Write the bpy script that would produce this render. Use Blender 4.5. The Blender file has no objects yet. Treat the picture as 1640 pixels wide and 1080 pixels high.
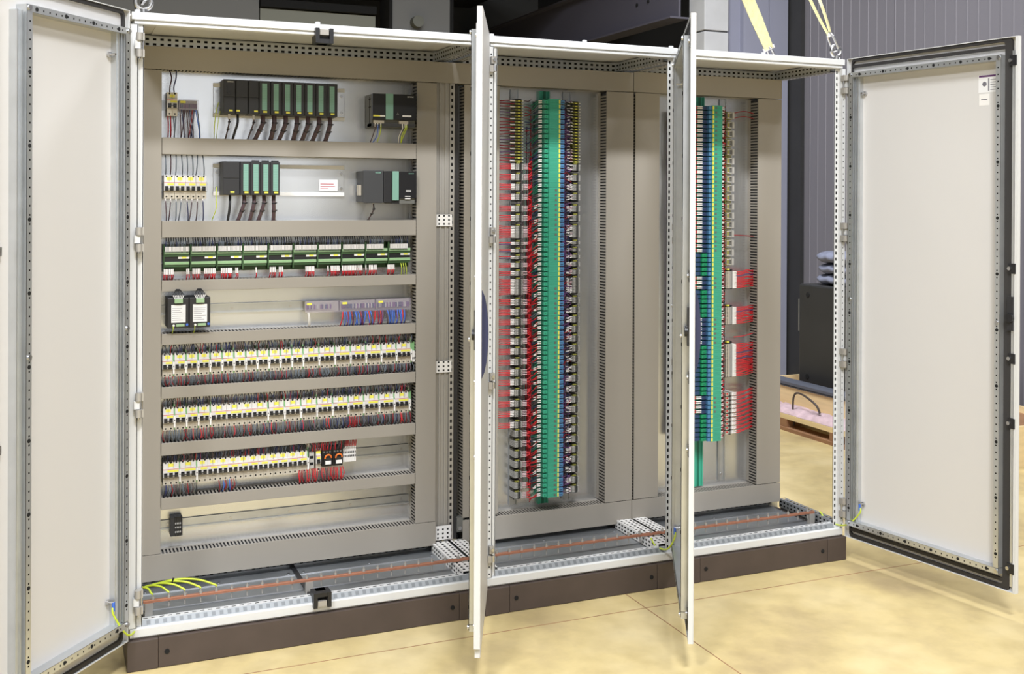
import bpy, math, random
from mathutils import Vector, Matrix
random.seed(7)
D = bpy.data
SC = bpy.context.scene
C = SC.collection

# ------------------------------------------------------------------ camera, world, lights, exposure
cam = D.cameras.new('camera')
cam.sensor_fit = 'HORIZONTAL'; cam.sensor_width = 36.0
cam.lens = 1767.866 / 1640 * 36.0
cam.shift_x = -0.02285; cam.shift_y = -0.13177
cam.clip_start = 0.05; cam.clip_end = 80
cam_o = D.objects.new('camera', cam); C.objects.link(cam_o)
YAW, PIT, ROL = 0.41152, -0.00349, 0.00421
fwd = Vector((math.sin(YAW)*math.cos(PIT), math.cos(YAW)*math.cos(PIT), math.sin(PIT)))
rgt = Vector((math.cos(YAW), -math.sin(YAW), 0)); up = rgt.cross(fwd)
r2 = rgt*math.cos(ROL) + up*math.sin(ROL); u2 = -rgt*math.sin(ROL) + up*math.cos(ROL)
mw = Matrix((r2, u2, -fwd)).transposed().to_4x4()
mw.translation = Vector((-0.21335, -3.66824, 1.4924))
cam_o.matrix_world = mw
SC.camera = cam_o

w = D.worlds.new('hall_daylight'); SC.world = w; w.use_nodes = True
w.node_tree.nodes['Background'].inputs[0].default_value = (0.95, 0.97, 1.0, 1)
w.node_tree.nodes['Background'].inputs[1].default_value = 1.5

def lamp(x, y, z, e, sx=1.2, sy=0.6, col=(0.955, 0.975, 1.0), aim=None):
    l = D.lights.new('high_bay_or_fill_lamp', 'AREA'); l.shape = 'RECTANGLE'; l.size = sx; l.size_y = sy
    l.energy = e; l.color = col
    o = D.objects.new('high_bay_or_fill_lamp', l); C.objects.link(o); o.location = (x, y, z)
    if aim:
        o.rotation_euler = (Vector(aim)-Vector((x, y, z))).to_track_quat('-Z', 'Y').to_euler()
    return o
lamp(-2.8, -4.3, 6.4, 430)
lamp(0.3, -4.5, 6.4, 440)
lamp(4.0, -4.6, 6.4, 150)
lamp(0.4, -1.2, 6.6, 50)
lamp(2.8, -1.2, 6.6, 45)
lamp(-1.6, -7.5, 6.4, 150)
lamp(2.6, -7.5, 6.4, 150)
lamp(2.6, 1.7, 4.6, 170)  # added fill lamp to brighten the crate, no known fixture there

SC.view_settings.view_transform = 'Standard'
SC.view_settings.look = 'None'
SC.view_settings.exposure = 0.16
SC.view_settings.gamma = 1.0
SC.view_settings.use_curve_mapping = False

# ------------------------------------------------------------------ materials
MATS = {}
def lin(c):
    return tuple((v/255/12.92 if v/255 <= 0.04045 else ((v/255+0.055)/1.055)**2.4) for v in c)
def mat(name, rgb, rough=0.5, metal=0.0, noise=0.0, scale=8.0, bump=0.0, spec=0.5, trans=0.0, stretch=(1, 1, 1)):
    m = D.materials.new(name); m.use_nodes = True
    nt = m.node_tree; b = nt.nodes['Principled BSDF']
    c = lin(rgb)
    b.inputs['Base Color'].default_value = (*c, 1); b.inputs['Roughness'].default_value = rough
    b.inputs['Metallic'].default_value = metal; b.inputs['Specular IOR Level'].default_value = spec
    if trans: b.inputs['Transmission Weight'].default_value = trans
    if noise or bump:
        tc = nt.nodes.new('ShaderNodeTexCoord'); mp = nt.nodes.new('ShaderNodeMapping')
        mp.inputs['Scale'].default_value = stretch
        nt.links.new(tc.outputs['Object'], mp.inputs[0])
        n = nt.nodes.new('ShaderNodeTexNoise'); n.inputs['Scale'].default_value = scale; n.inputs['Detail'].default_value = 5
        nt.links.new(mp.outputs[0], n.inputs['Vector'])
        if noise:
            r = nt.nodes.new('ShaderNodeValToRGB')
            r.color_ramp.elements[0].position = 0.3; r.color_ramp.elements[1].position = 0.7
            r.color_ramp.elements[0].color = (*[v*(1-noise) for v in c], 1)
            r.color_ramp.elements[1].color = (*[min(1, v*(1+noise)) for v in c], 1)
            nt.links.new(n.outputs['Fac'], r.inputs[0]); nt.links.new(r.outputs[0], b.inputs['Base Color'])
        if bump:
            bn = nt.nodes.new('ShaderNodeBump'); bn.inputs['Strength'].default_value = bump; bn.inputs['Distance'].default_value = 0.01
            nt.links.new(n.outputs['Fac'], bn.inputs['Height']); nt.links.new(bn.outputs[0], b.inputs['Normal'])
    MATS[name] = m
    return m
mat('paint', (208, 209, 210), 0.36)
mat('paint_inner', (206, 204, 203), 0.45)
mat('duct', (150, 144, 135), 0.5)
mat('galv', (204, 207, 210), 0.32, 0.80, 0.06, 14)
mat('plate_zinc', (226, 228, 231), 0.27, 0.88, 0.03, 5)
mat('floor_zinc', (166, 170, 174), 0.42, 0.80, 0.18, 6)
mat('hole', (14, 14, 15), 0.9)
mat('plinth', (74, 63, 58), 0.55, 0, 0.10, 9)
mat('gasket', (44, 42, 42), 0.7)
mat('black', (40, 40, 43), 0.45)
mat('dark_black', (28, 28, 31), 0.4)
mat('charcoal', (62, 63, 66), 0.55)
mat('psu_grey', (104, 104, 100), 0.5)
mat('teal', (126, 168, 154), 0.4)
mat('teal_dark', (104, 146, 134), 0.4)
mat('mod_green', (66, 168, 140), 0.42)
mat('mod_green_dark', (20, 108, 84), 0.45)
mat('conn_green', (22, 140, 92), 0.42)
mat('conn_blue', (78, 128, 172), 0.42)
mat('conn_navy', (42, 66, 100), 0.42)
mat('board_green', (54, 84, 50), 0.5)
mat('light_green', (150, 180, 140), 0.45)
mat('aux_green', (128, 176, 122), 0.45)
mat('yellow', (228, 222, 88), 0.5)
mat('olive', (140, 138, 62), 0.5)
mat('white', (232, 230, 228), 0.5)
mat('sleeve', (226, 222, 220), 0.55)
mat('label_white', (228, 228, 230), 0.5)
mat('ink', (110, 108, 118), 0.6)
mat('ink_red', (178, 90, 100), 0.6)
mat('breaker', (214, 211, 208), 0.42)
mat('breaker_low', (188, 180, 166), 0.45)
mat('term_grey', (176, 174, 170), 0.5)
mat('red', (196, 36, 46), 0.45)
mat('red_dark', (140, 24, 36), 0.45)
mat('maroon', (78, 60, 66), 0.5)
mat('blue', (62, 104, 196), 0.45)
mat('navy', (40, 46, 84), 0.5)
mat('wire_grey', (92, 100, 110), 0.5)
mat('brown', (84, 68, 64), 0.5)
mat('violet', (98, 60, 110), 0.5)
mat('wire_black', (30, 30, 34), 0.5)
mat('wire_white', (214, 210, 204), 0.5)
mat('yellow_green', (196, 214, 62), 0.45)
mat('orange', (236, 120, 44), 0.45)
mat('copper', (196, 136, 110), 0.4, 0.6, 0.10, 30)
mat('steel', (200, 200, 202), 0.28, 1.0)
mat('hinge_grey', (168, 164, 158), 0.4, 0.3)
mat('navy_handle', (44, 48, 78), 0.45)
mat('sling', (220, 214, 164), 0.75, 0, 0.10, 60, 0.3)
mat('sling_worn', (226, 220, 190), 0.8, 0, 0.10, 60, 0.3)
mat('sling_blue', (40, 120, 156), 0.7)
mat('wall_panel', (118, 116, 124), 0.45)
mat('concrete_white', (192, 193, 196), 0.75, 0, 0.05, 6, 0.1)
mat('column_blue', (140, 142, 160), 0.6, 0, 0.03, 2)
mat('beam_violet', (86, 84, 96), 0.6)
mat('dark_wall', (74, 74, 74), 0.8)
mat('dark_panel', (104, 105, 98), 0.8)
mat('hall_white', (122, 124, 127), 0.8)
mat('partition', (112, 112, 111), 0.8)
mat('partition_pale', (126, 127, 118), 0.8)
mat('zinc_dull', (140, 144, 148), 0.55, 0.3)
mat('zinc_dark', (112, 116, 120), 0.55, 0.3)
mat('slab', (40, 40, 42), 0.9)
mat('box_black', (48, 48, 49), 0.5, 0, 0.08, 5)
mat('fabric_blue', (124, 128, 148), 0.9, 0, 0.12, 20, 0.3)
mat('wood', (230, 206, 158), 0.65, 0, 0.10, 5, 0.05, stretch=(1, 0.3, 6))
mat('wood_dark', (150, 112, 82), 0.7, 0, 0.15, 5)
mat('beam_grey', (88, 92, 104), 0.5)
mat('pink', (206, 180, 186), 0.5, 0, 0.14, 22, 0.5)
mat('strap_dark', (70, 60, 58), 0.5)
# floor: polished yellowish concrete
m = mat('floor_concrete', (220, 196, 140), 0.36, 0, 0.0)
nt = m.node_tree; b = nt.nodes['Principled BSDF']
tc = nt.nodes.new('ShaderNodeTexCoord')
n1 = nt.nodes.new('ShaderNodeTexNoise'); n1.inputs['Scale'].default_value = 1.7; n1.inputs['Detail'].default_value = 8; n1.inputs['Roughness'].default_value = 0.62
n2 = nt.nodes.new('ShaderNodeTexNoise'); n2.inputs['Scale'].default_value = 9; n2.inputs['Detail'].default_value = 6
for n in (n1, n2): nt.links.new(tc.outputs['Object'], n.inputs['Vector'])
r1 = nt.nodes.new('ShaderNodeValToRGB')
r1.color_ramp.elements[0].position = 0.30; r1.color_ramp.elements[0].color = (*lin((176, 156, 118)), 1)
r1.color_ramp.elements[1].position = 0.68; r1.color_ramp.elements[1].color = (*lin((218, 200, 154)), 1)
e = r1.color_ramp.elements.new(0.5); e.color = (*lin((208, 188, 136)), 1)
mx = nt.nodes.new('ShaderNodeMixRGB'); mx.blend_type = 'MULTIPLY'; mx.inputs[0].default_value = 0.45
nt.links.new(n1.outputs['Fac'], r1.inputs[0]); nt.links.new(r1.outputs[0], mx.inputs[1]); nt.links.new(n2.outputs['Color'], mx.inputs[2])
hs = nt.nodes.new('ShaderNodeHueSaturation'); hs.inputs['Saturation'].default_value = 1.0; hs.inputs['Value'].default_value = 1.0
r2n = nt.nodes.new('ShaderNodeValToRGB'); r2n.color_ramp.elements[0].position = 0.35; r2n.color_ramp.elements[0].color = (0.72, 0.70, 0.66, 1); r2n.color_ramp.elements[1].position = 0.6; r2n.color_ramp.elements[1].color = (1, 1, 1, 1)
nt.links.new(n2.outputs['Fac'], r2n.inputs[0]); nt.links.new(r2n.outputs[0], mx.inputs[2])
nt.links.new(mx.outputs[0], b.inputs['Base Color'])
# clear tinted covers
m = mat('clear_cover', (190, 180, 200), 0.10)
nt = m.node_tree; b = nt.nodes['Principled BSDF']; b.inputs['Alpha'].default_value = 0.16
m = mat('film', (196, 198, 202), 0.2); m.node_tree.nodes['Principled BSDF'].inputs['Alpha'].default_value = 0.5

# ------------------------------------------------------------------ mesh helpers
class MB:
    def __init__(s): s.v = []; s.f = []; s.m = []; s.sm = []; s.names = []
    def _mi(s, m):
        if m not in s.names: s.names.append(m)
        return s.names.index(m)
    def face(s, idx, m, smooth=False): s.f.append(idx); s.m.append(s._mi(m)); s.sm.append(smooth)
    def quad(s, a, b, c, d, m):
        i = len(s.v); s.v += [tuple(a), tuple(b), tuple(c), tuple(d)]; s.face((i, i+1, i+2, i+3), m)
    def box(s, x0, x1, y0, y1, z0, z1, m):
        if x0 > x1: x0, x1 = x1, x0
        if y0 > y1: y0, y1 = y1, y0
        if z0 > z1: z0, z1 = z1, z0
        i = len(s.v)
        s.v += [(x0,y0,z0),(x1,y0,z0),(x1,y1,z0),(x0,y1,z0),(x0,y0,z1),(x1,y0,z1),(x1,y1,z1),(x0,y1,z1)]
        for q in ((0,3,2,1),(4,5,6,7),(0,1,5,4),(1,2,6,5),(2,3,7,6),(3,0,4,7)): s.face(tuple(i+k for k in q), m)
        return s
    def prism(s, poly, axis, a, b, m, smooth=False):
        # poly: 2-D points in the other two axes (x: (y,z), y: (x,z), z: (x,y))
        def P(p, t):
            return (t, p[0], p[1]) if axis == 'x' else (p[0], t, p[1]) if axis == 'y' else (p[0], p[1], t)
        i = len(s.v); n = len(poly)
        s.v += [P(p, a) for p in poly] + [P(p, b) for p in poly]
        s.face(tuple(range(i, i+n)), m); s.face(tuple(range(i+2*n-1, i+n-1, -1)), m)
        for k in range(n):
            l = (k+1) % n; s.face((i+k, i+l, i+n+l, i+n+k), m, smooth)
        return s
    def tube(s, pts, r, m, n=6, caps=True, smooth=True):
        P = [Vector(p) for p in pts]; i0 = len(s.v)
        rr = r if isinstance(r, (list, tuple)) else [r]*len(P)
        a = None
        for k, p in enumerate(P):
            t = (P[min(k+1, len(P)-1)] - P[max(k-1, 0)])
            t = t.normalized() if t.length > 1e-9 else Vector((0, 0, 1))
            if a is None:
                a = t.orthogonal().normalized()
            else:
                a = (a - t*a.dot(t)); a = a.normalized() if a.length > 1e-6 else t.orthogonal().normalized()
            b = t.cross(a)
            for q in range(n):
                g = 2*math.pi*q/n
                s.v.append(tuple(p + (a*math.cos(g) + b*math.sin(g))*rr[k]))
        for k in range(len(P)-1):
            for q in range(n):
                u = (q+1) % n
                s.face((i0+k*n+q, i0+k*n+u, i0+(k+1)*n+u, i0+(k+1)*n+q), m, smooth)
        if caps:
            e = i0+(len(P)-1)*n; j = len(s.v); s.v += s.v[i0:i0+n]+s.v[e:e+n]
            s.face(tuple(j+q for q in range(n-1, -1, -1)), m); s.face(tuple(j+n+q for q in range(n)), m)
        return s
    def cyl(s, p0, p1, r, m, n=10, r2=None): return s.tube([p0, p1], [r, r if r2 is None else r2], m, n)
    def perf(s, o, u, v, L, W, rows, m, back=0.006, bm='hole', skip=None):
        """flat strip L x W from o along u, v, with real rectangular holes; rows = (v0, v1, [(u0, u1), ...]); a dark inside lies 'back' behind"""
        o = Vector(o); u = Vector(u).normalized(); v = Vector(v).normalized(); nrm = u.cross(v)
        q = lambda a0, a1, b0, b1: s.quad(o+u*a0+v*b0, o+u*a1+v*b0, o+u*a1+v*b1, o+u*a0+v*b1, m)
        c = 0.0
        for v0, v1, hs in sorted(rows):
            q(0, L, c, v0); t = 0.0
            for h0, h1 in hs:
                if h0 < t or h1 > L: continue
                q(t, h0, v0, v1); t = h1
            q(t, L, v0, v1); c = v1
        q(0, L, c, W)
        if back:
            p = o - nrm*back
            s.quad(p, p+u*L, p+u*L+v*W, p+v*W, bm)
        return s
    def mesh(s, name):
        me = D.meshes.new(name); me.from_pydata(s.v, [], s.f)
        for nm in s.names: me.materials.append(MATS[nm])
        me.polygons.foreach_set('material_index', s.m); me.polygons.foreach_set('use_smooth', s.sm)
        me.update(); return me
    def build(s, name, parent=None, loc=(0, 0, 0), bevel=0):
        o = D.objects.new(name, s.mesh(name)); C.objects.link(o); o.location = loc
        if parent: o.parent = parent
        if bevel:
            b = o.modifiers.new('bevel', 'BEVEL'); b.width = bevel; b.segments = 2; b.limit_method = 'ANGLE'
        return o
def B(x0, x1, y0, y1, z0, z1, m): return MB().box(x0, x1, y0, y1, z0, z1, m)
def tag(o, label=None, cat=None, group=None, kind=None):
    if label: o['label'] = label
    if cat: o['category'] = cat
    if group: o['group'] = group
    if kind: o['kind'] = kind
    return o
def thing(name, label, cat, loc=(0, 0, 0), group=None):
    o = D.objects.new(name, None); C.objects.link(o); o.location = loc; o.empty_display_size = 0.02
    return tag(o, label, cat, group)
KIDS = {}
def dup(src, loc, label=None, group=None):
    r = src.copy(); C.objects.link(r); r.location = loc
    if label: r['label'] = label
    if group: r['group'] = group
    for ch in list(src.children):
        c = ch.copy(); C.objects.link(c); c.parent = r
        for g in list(ch.children):
            d = g.copy(); C.objects.link(d); d.parent = c
    return r
def ordw(n):
    W = ['first','second','third','fourth','fifth','sixth','seventh','eighth','ninth','tenth','eleventh','twelfth']
    if n <= 12: return W[n-1]
    return '%d%s' % (n, 'th' if 10 <= n % 100 <= 20 else {1:'st',2:'nd',3:'rd'}.get(n % 10, 'th'))
def curve(pts, n=7):
    """smooth path through points (Catmull-Rom)"""
    P = [Vector(p) for p in pts]
    if len(P) < 3: return P
    Q = [P[0]*2-P[1]] + P + [P[-1]*2-P[-2]]; out = []
    for i in range(1, len(Q)-2):
        a, b, c, d = Q[i-1:i+3]
        for k in range(n):
            t = k/n
            out.append(0.5*((2*b)+(c-a)*t+(2*a-5*b+4*c-d)*t*t+(3*b-a-3*c+d)*t**3))
    out.append(P[-1]); return out
def holes(L, pitch, w, start=None):
    st = pitch/2 if start is None else start
    return [(st+i*pitch-w/2, st+i*pitch+w/2) for i in range(int((L-st)/pitch)+1) if st+i*pitch+w/2 < L]
def struct(o): o['kind'] = 'structure'; return o
U = random.uniform

# ------------------------------------------------------------------ the hall
f = MB(); f.box(-9, 5.5, -10, 9.5, -0.12, 0, 'floor_concrete'); struct(f.build('floor'))
j = MB()
j.box(-9, 5.5, -0.151, -0.147, -0.001, 0.0006, 'wood_dark'); j.box(1.766, 1.770, -10, 9.5, -0.001, 0.0006, 'wood_dark')
struct(tag(j.build('trim_1'), 'sawn joints crossing in the yellow concrete floor'))
# right hand wall of vertical metal panels, each with shallow ribs
wr = B(5.56, 5.7, -10, 9.5, -0.1, 7, 'slab').build('wall_right'); struct(wr)
pm = MB(); y = 0.0
N = 10; pw = 1.0
prof = []
for k in range(N):
    a = k*pw/N
    prof += [(0.0, a), (0.0, a+.082), (-.004, a+.085), (-.004, a+.091), (0.0, a+.094)]
prof += [(0.0, pw-.002), (.05, pw-.002), (.05, 0.0)]
pm.prism([(5.5+p[0], p[1]) for p in prof], 'z', 0.0, 6.8, 'wall_panel')
pmesh = pm.mesh('panel')
for k in range(-3, 5):
    o = D.objects.new('panel', pmesh); C.objects.link(o); o.location = (0, k*pw-0.22, 0); o.parent = wr
struct(B(5.46, 5.495, 3.84, 4.32, 0, 4.6, 'box_black').build('dark_strip'))  # black upright strip on the wall beside the blue-grey column
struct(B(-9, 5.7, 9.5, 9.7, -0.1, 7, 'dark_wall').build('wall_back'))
struct(B(-9.2, -9, -10, 9.5, -0.1, 7, 'hall_white').build('wall_left'))
wf = MB()
wf.box(-9, 5.5, -10.2, -10, -0.1, 1.5, 'hall_white'); wf.box(-9, 5.5, -10.2, -10, 3.6, 7, 'hall_white')
wf.box(-9, -3.0, -10.2, -10, 1.5, 3.6, 'hall_white'); wf.box(4.3, 5.5, -10.2, -10, 1.5, 3.6, 'hall_white')
struct(wf.build('wall_front'))  # opening shaped so the mounting plates mirror bright sky
wn = MB()
for k in range(7): wn.box(-3.0+k*1.2167-.03, -3.0+k*1.2167+.03, -10.15, -10.05, 1.5, 3.6, 'psu_grey')
wn.box(-3.0, 4.3, -10.15, -10.05, 2.52, 2.58, 'psu_grey')
struct(wn.build('added_window'))  # made-up window bars across the opening added to brighten the plates
struct(B(-9.2, 5.7, -10.2, 9.7, 7.0, 7.2, 'hall_white').build('unseen_ceiling_2'))
struct(B(-9, 4.62, 4.6, 9.5, 3.9, 4.1, 'slab').build('unseen_ceiling'))  # unseen slab added to keep the bay behind the cabinet dark
# steel beam running back under the added slab
bm = MB(); bm.box(4.42, 4.60, 4.2, 9.4, 2.98, 2.995, 'beam_violet'); bm.box(4.50, 4.52, 4.2, 9.4, 2.995, 3.45, 'beam_violet'); bm.box(4.42, 4.60, 4.2, 9.4, 3.45, 3.465, 'beam_violet')
for y in (4.7, 4.9): bm.cyl((4.5, y, 3.2), (4.49, y, 3.2), 0.015, 'hole')
tag(bm.build('steel_beam'), 'violet-grey steel beam running back over the dark bay behind cabinet', 'beam')
t = thing('concrete_column', 'pale concrete column with a rough horizontal joint near its top', 'column', (4.74, 4.12, 0))
B(-.115, .115, -.12, .12, 0, 2.856, 'concrete_white').build('lower_block', t, bevel=.006)
B(-.115, .115, -.12, .12, 2.868, 4.6, 'concrete_white').build('upper_block', t, bevel=.006)
B(-.105, .105, -.11, .11, 2.856, 2.868, 'dark_wall').build('joint', t)
cb = MB(); cb.prism([(4.862, 4.05), (5.0, 4.05), (5.0, 4.0), (5.005, 3.985), (5.24, 3.985), (5.25, 4.0), (5.445, 4.0), (5.445, 4.3), (4.862, 4.3)], 'z', 0, 4.6, 'column_blue')
tag(cb.build('steel_column'), 'wide blue-grey column beside the ribbed metal wall', 'column')
# dark things standing far back on the left
t = thing('dark_partition', 'large dark panelled partition far behind the left of the cabinet', 'partition', (0.92, 6.4, 0))
for k, (a, b, mm) in enumerate([(-1.6, -.5, 'partition'), (-.49, .55, 'partition'), (.56, 1.62, 'partition_pale')]):
    B(a, b, 0, .06, 0, 3.75 if k < 2 else 3.19, mm).build('panel', t)
B(.56, 1.62, -.05, .06, 3.20, 3.27, 'hole').build('top_bar', t)
t = thing('machine_tower', 'dark grey upright housing with a round motor, beside the partition', 'machine', (2.92, 6.3, 0))
B(-.25, .32, 0, .3, 0, 3.85, 'partition').build('housing', t)
B(-.28, -.25, -.02, .3, 0, 3.85, 'hole').build('edge_strip', t); B(.32, .35, -.02, .3, 0, 3.85, 'hole').build('edge_strip', t)
B(-.25, .32, -.03, 0, 3.02, 3.05, 'hole').build('cross_bar', t)
MB().cyl((-.02, 0, 3.14), (-.02, -.10, 3.14), .055, 'dark_panel', 16).build('motor', t)

# ------------------------------------------------------------------ crate, skid and box behind the right of the cabinet
t = thing('wooden_skid', 'low wooden skid topped with pink wrapped padding behind the cabinet', 'skid', (4.12, 1.9, 0))
B(0, .1, -1.0, 1.0, 0.075, .105, 'wood').build('plank', t); B(.1, .2, -1.0, 1.0, 0.075, .105, 'wood').build('plank', t)
B(-.01, .1, -1.0, 1.0, 0.0, .022, 'wood_dark').build('bottom_plank', t)
for y in (-.8, -.22, .30, .75): B(.0, .2, y, y+.09, .022, .075, 'wood_dark').build('bearer_block', t)
pk = MB(); NX, NY = 9, 60; rr = random.Random(3)
for iy in range(NY+1):
    for ix in range(NX+1):
        ex = math.sin(math.pi*ix/NX)**.45
        pk.v.append((.005+.19*ix/NX+rr.uniform(-.004, .004), -.97+1.94*iy/NY+rr.uniform(-.008, .008), .107+ex*(.034+rr.uniform(-.009, .009)+.004*math.sin(iy*.5))))
for iy in range(NY):
    for ix in range(NX):
        a = iy*(NX+1)+ix; pk.face((a, a+1, a+NX+2, a+NX+1), 'pink', True)
tag(pk.build('padding', t), 'pale pink plastic wrapped padding')
MB().tube(curve([(.06, .30, .03), (.05, .30, .15), (.05, .28, .235), (.05, .20, .245), (.06, .08, .2), (.07, .05, .15)]), .007, 'strap_dark', 6).build('strap', t)
t = thing('wooden_crate', 'open plywood crate with knotty long side under the black box', 'crate', (4.34, 1.9, 0))
B(0, .02, -1.0, 1.0, 0, .225, 'wood').build('long_side', t); B(.9, .92, -1.0, 1.0, 0, .225, 'wood').build('long_side', t)
B(.02, .9, .98, 1.0, 0, .225, 'wood').build('short_side', t); B(.02, .9, -1.0, -.98, 0, .225, 'wood').build('short_side', t)
B(.02, .9, -.98, .98, .17, .185, 'wood_dark').build('base', t)
sb = MB(); sb.prism([(4.33, .228), (4.41, .228), (4.41, .262), (4.395, .272), (4.345, .272), (4.33, .258)], 'y', .9, 2.9, 'beam_grey'); sb.box(4.327, 4.33, .9, 2.9, .236, .240, 'hole')
tag(sb.build('steel_bar'), 'dark blue-grey steel bar lying along the crate edge', 'bar')
t = thing('black_box', 'tall black sheet metal box standing on the plywood crate', 'box', (4.5, 2.58, .187))
B(0, .6, -1.0, 0, 0, .725, 'box_black').build('body', t, bevel=.012)
for z in (.10, .655): MB().cyl((0, -.10, z), (-.004, -.10, z), .018, 'hole', 10).build('slot_screw', t)
B(-.002, .002, -.004, .004, .4, .62, 'psu_grey').build('worn_edge', t)
for k, (z, r, dx) in enumerate([(.949, .036, .02), (1.022, .036, .0), (1.100, .040, .01)]):
    q = MB(); pts = []; 
    for i in range(15):
        a = i/14; pts.append((4.66, 2.475+dx-.9*a*0.55, z+.006*math.sin(i*2)))
    q.tube([(4.66, p[1], p[2]) for p in pts], [r*(.6 if i == 0 else .92 if i == 1 else 1) for i in range(15)], 'fabric_blue', 12)
    o = q.build('folded_blanket'); 
    for v in o.data.vertices: v.co.x = 4.66+(v.co.x-4.66)*3.2; v.co.z = max(v.co.z, .9125)
    o.location = (0, 0, 0)
    tag(o, 'grey-blue padded blanket, %s of three folded on the black box' % ('bottom', 'middle', 'topmost')[k], 'blanket')

# ------------------------------------------------------------------ plinths
for x0, x1, lab in ((0, 1.197, 'long dark brown plinth under the wide left cabinet'), (1.2, 1.998, 'dark brown plinth under the middle cabinet'), (2.0, 2.8, 'dark brown plinth under the right cabinet')):
    t = thing('plinth', lab, 'plinth', (x0, 0, 0), 'cabinet plinths'); L = x1-x0
    B(.095, L-.095, .002, .02, .002, .0955, 'plinth').build('front_panel', t, bevel=.001)
    for a, b in ((0, .094), (L-.094, L)):
        c = B(a, b, 0, .09, 0, .0965, 'plinth').build('corner_piece', t, bevel=.003)
    for a in (.12, L-.12): MB().cyl((a, .003, .05), (a, -.0005, .05), .008, 'hole', 10).build('screw', t)
    B(.0, .02, .09, .41, 0, .095, 'plinth').build('side_panel', t); B(L-.02, L, .09, .41, 0, .095, 'plinth').build('side_panel', t)
    B(.0, L, .41, .5, 0, .095, 'plinth').build('rear_panel', t)

# ------------------------------------------------------------------ enclosures
ZB, ZT, YF, YR = 0.0975, 2.074, 0.013, 0.505
def post(x0, x1, right, plain=False):
    """front post: strip with small holes, lip, side return; mirrored for the right post"""
    m = MB(); W = x1-x0; H = ZT-ZB-.075; z0 = ZB+.035
    fx = lambda a: (x1-a if right else x0+a)
    def bx(a, b, y0, y1, mm): m.box(fx(a), fx(b), y0, y1, z0, z0+H, mm)
    if right: bx(.006, .008, YF, .06, 'paint'); bx(.023, .0245, YF, .037, 'paint')
    else:
        bx(.006, .009, YF, .06, 'paint'); bx(.0265, .030, YF, .035, 'paint')
        bx(.030, .046, YF+.012, YF+.016, 'paint'); bx(.044, .0465, YF+.012, .05, 'paint')
    rows = [] if plain else [(.0075, .0125, holes(H, .0255, .0055))]
    if right:
        m.perf((fx(.024), YF, z0), (0, 0, 1), (1, 0, 0), H, .016, [] if plain else [(.006, .010, holes(H, .0255, .005))], 'paint', back=-.004)
        m.perf((fx(.043), .035, z0), (0, 0, 1), (1, 0, 0), H, .019, [(.006, .013, holes(H, .025, .013))], 'paint', back=-.003)
    else: m.perf((x0+.009, YF, z0), (0, 0, 1), (1, 0, 0), H, .020, rows, 'paint', back=-.004)
    return m
def rail_rows(L): return [(.006, .013, holes(L, .025, .013)), (.022, .029, holes(L, .025, .013))]
ENC = []
SPEC = [(0.0, 1.2, 'wide left electrical cabinet full of controllers and breaker rows', 2),
        (1.2, 2.0, 'middle electrical cabinet with long green module column', 1),
        (2.0, 2.8, 'right electrical cabinet with open side and green module column', 1)]
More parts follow.
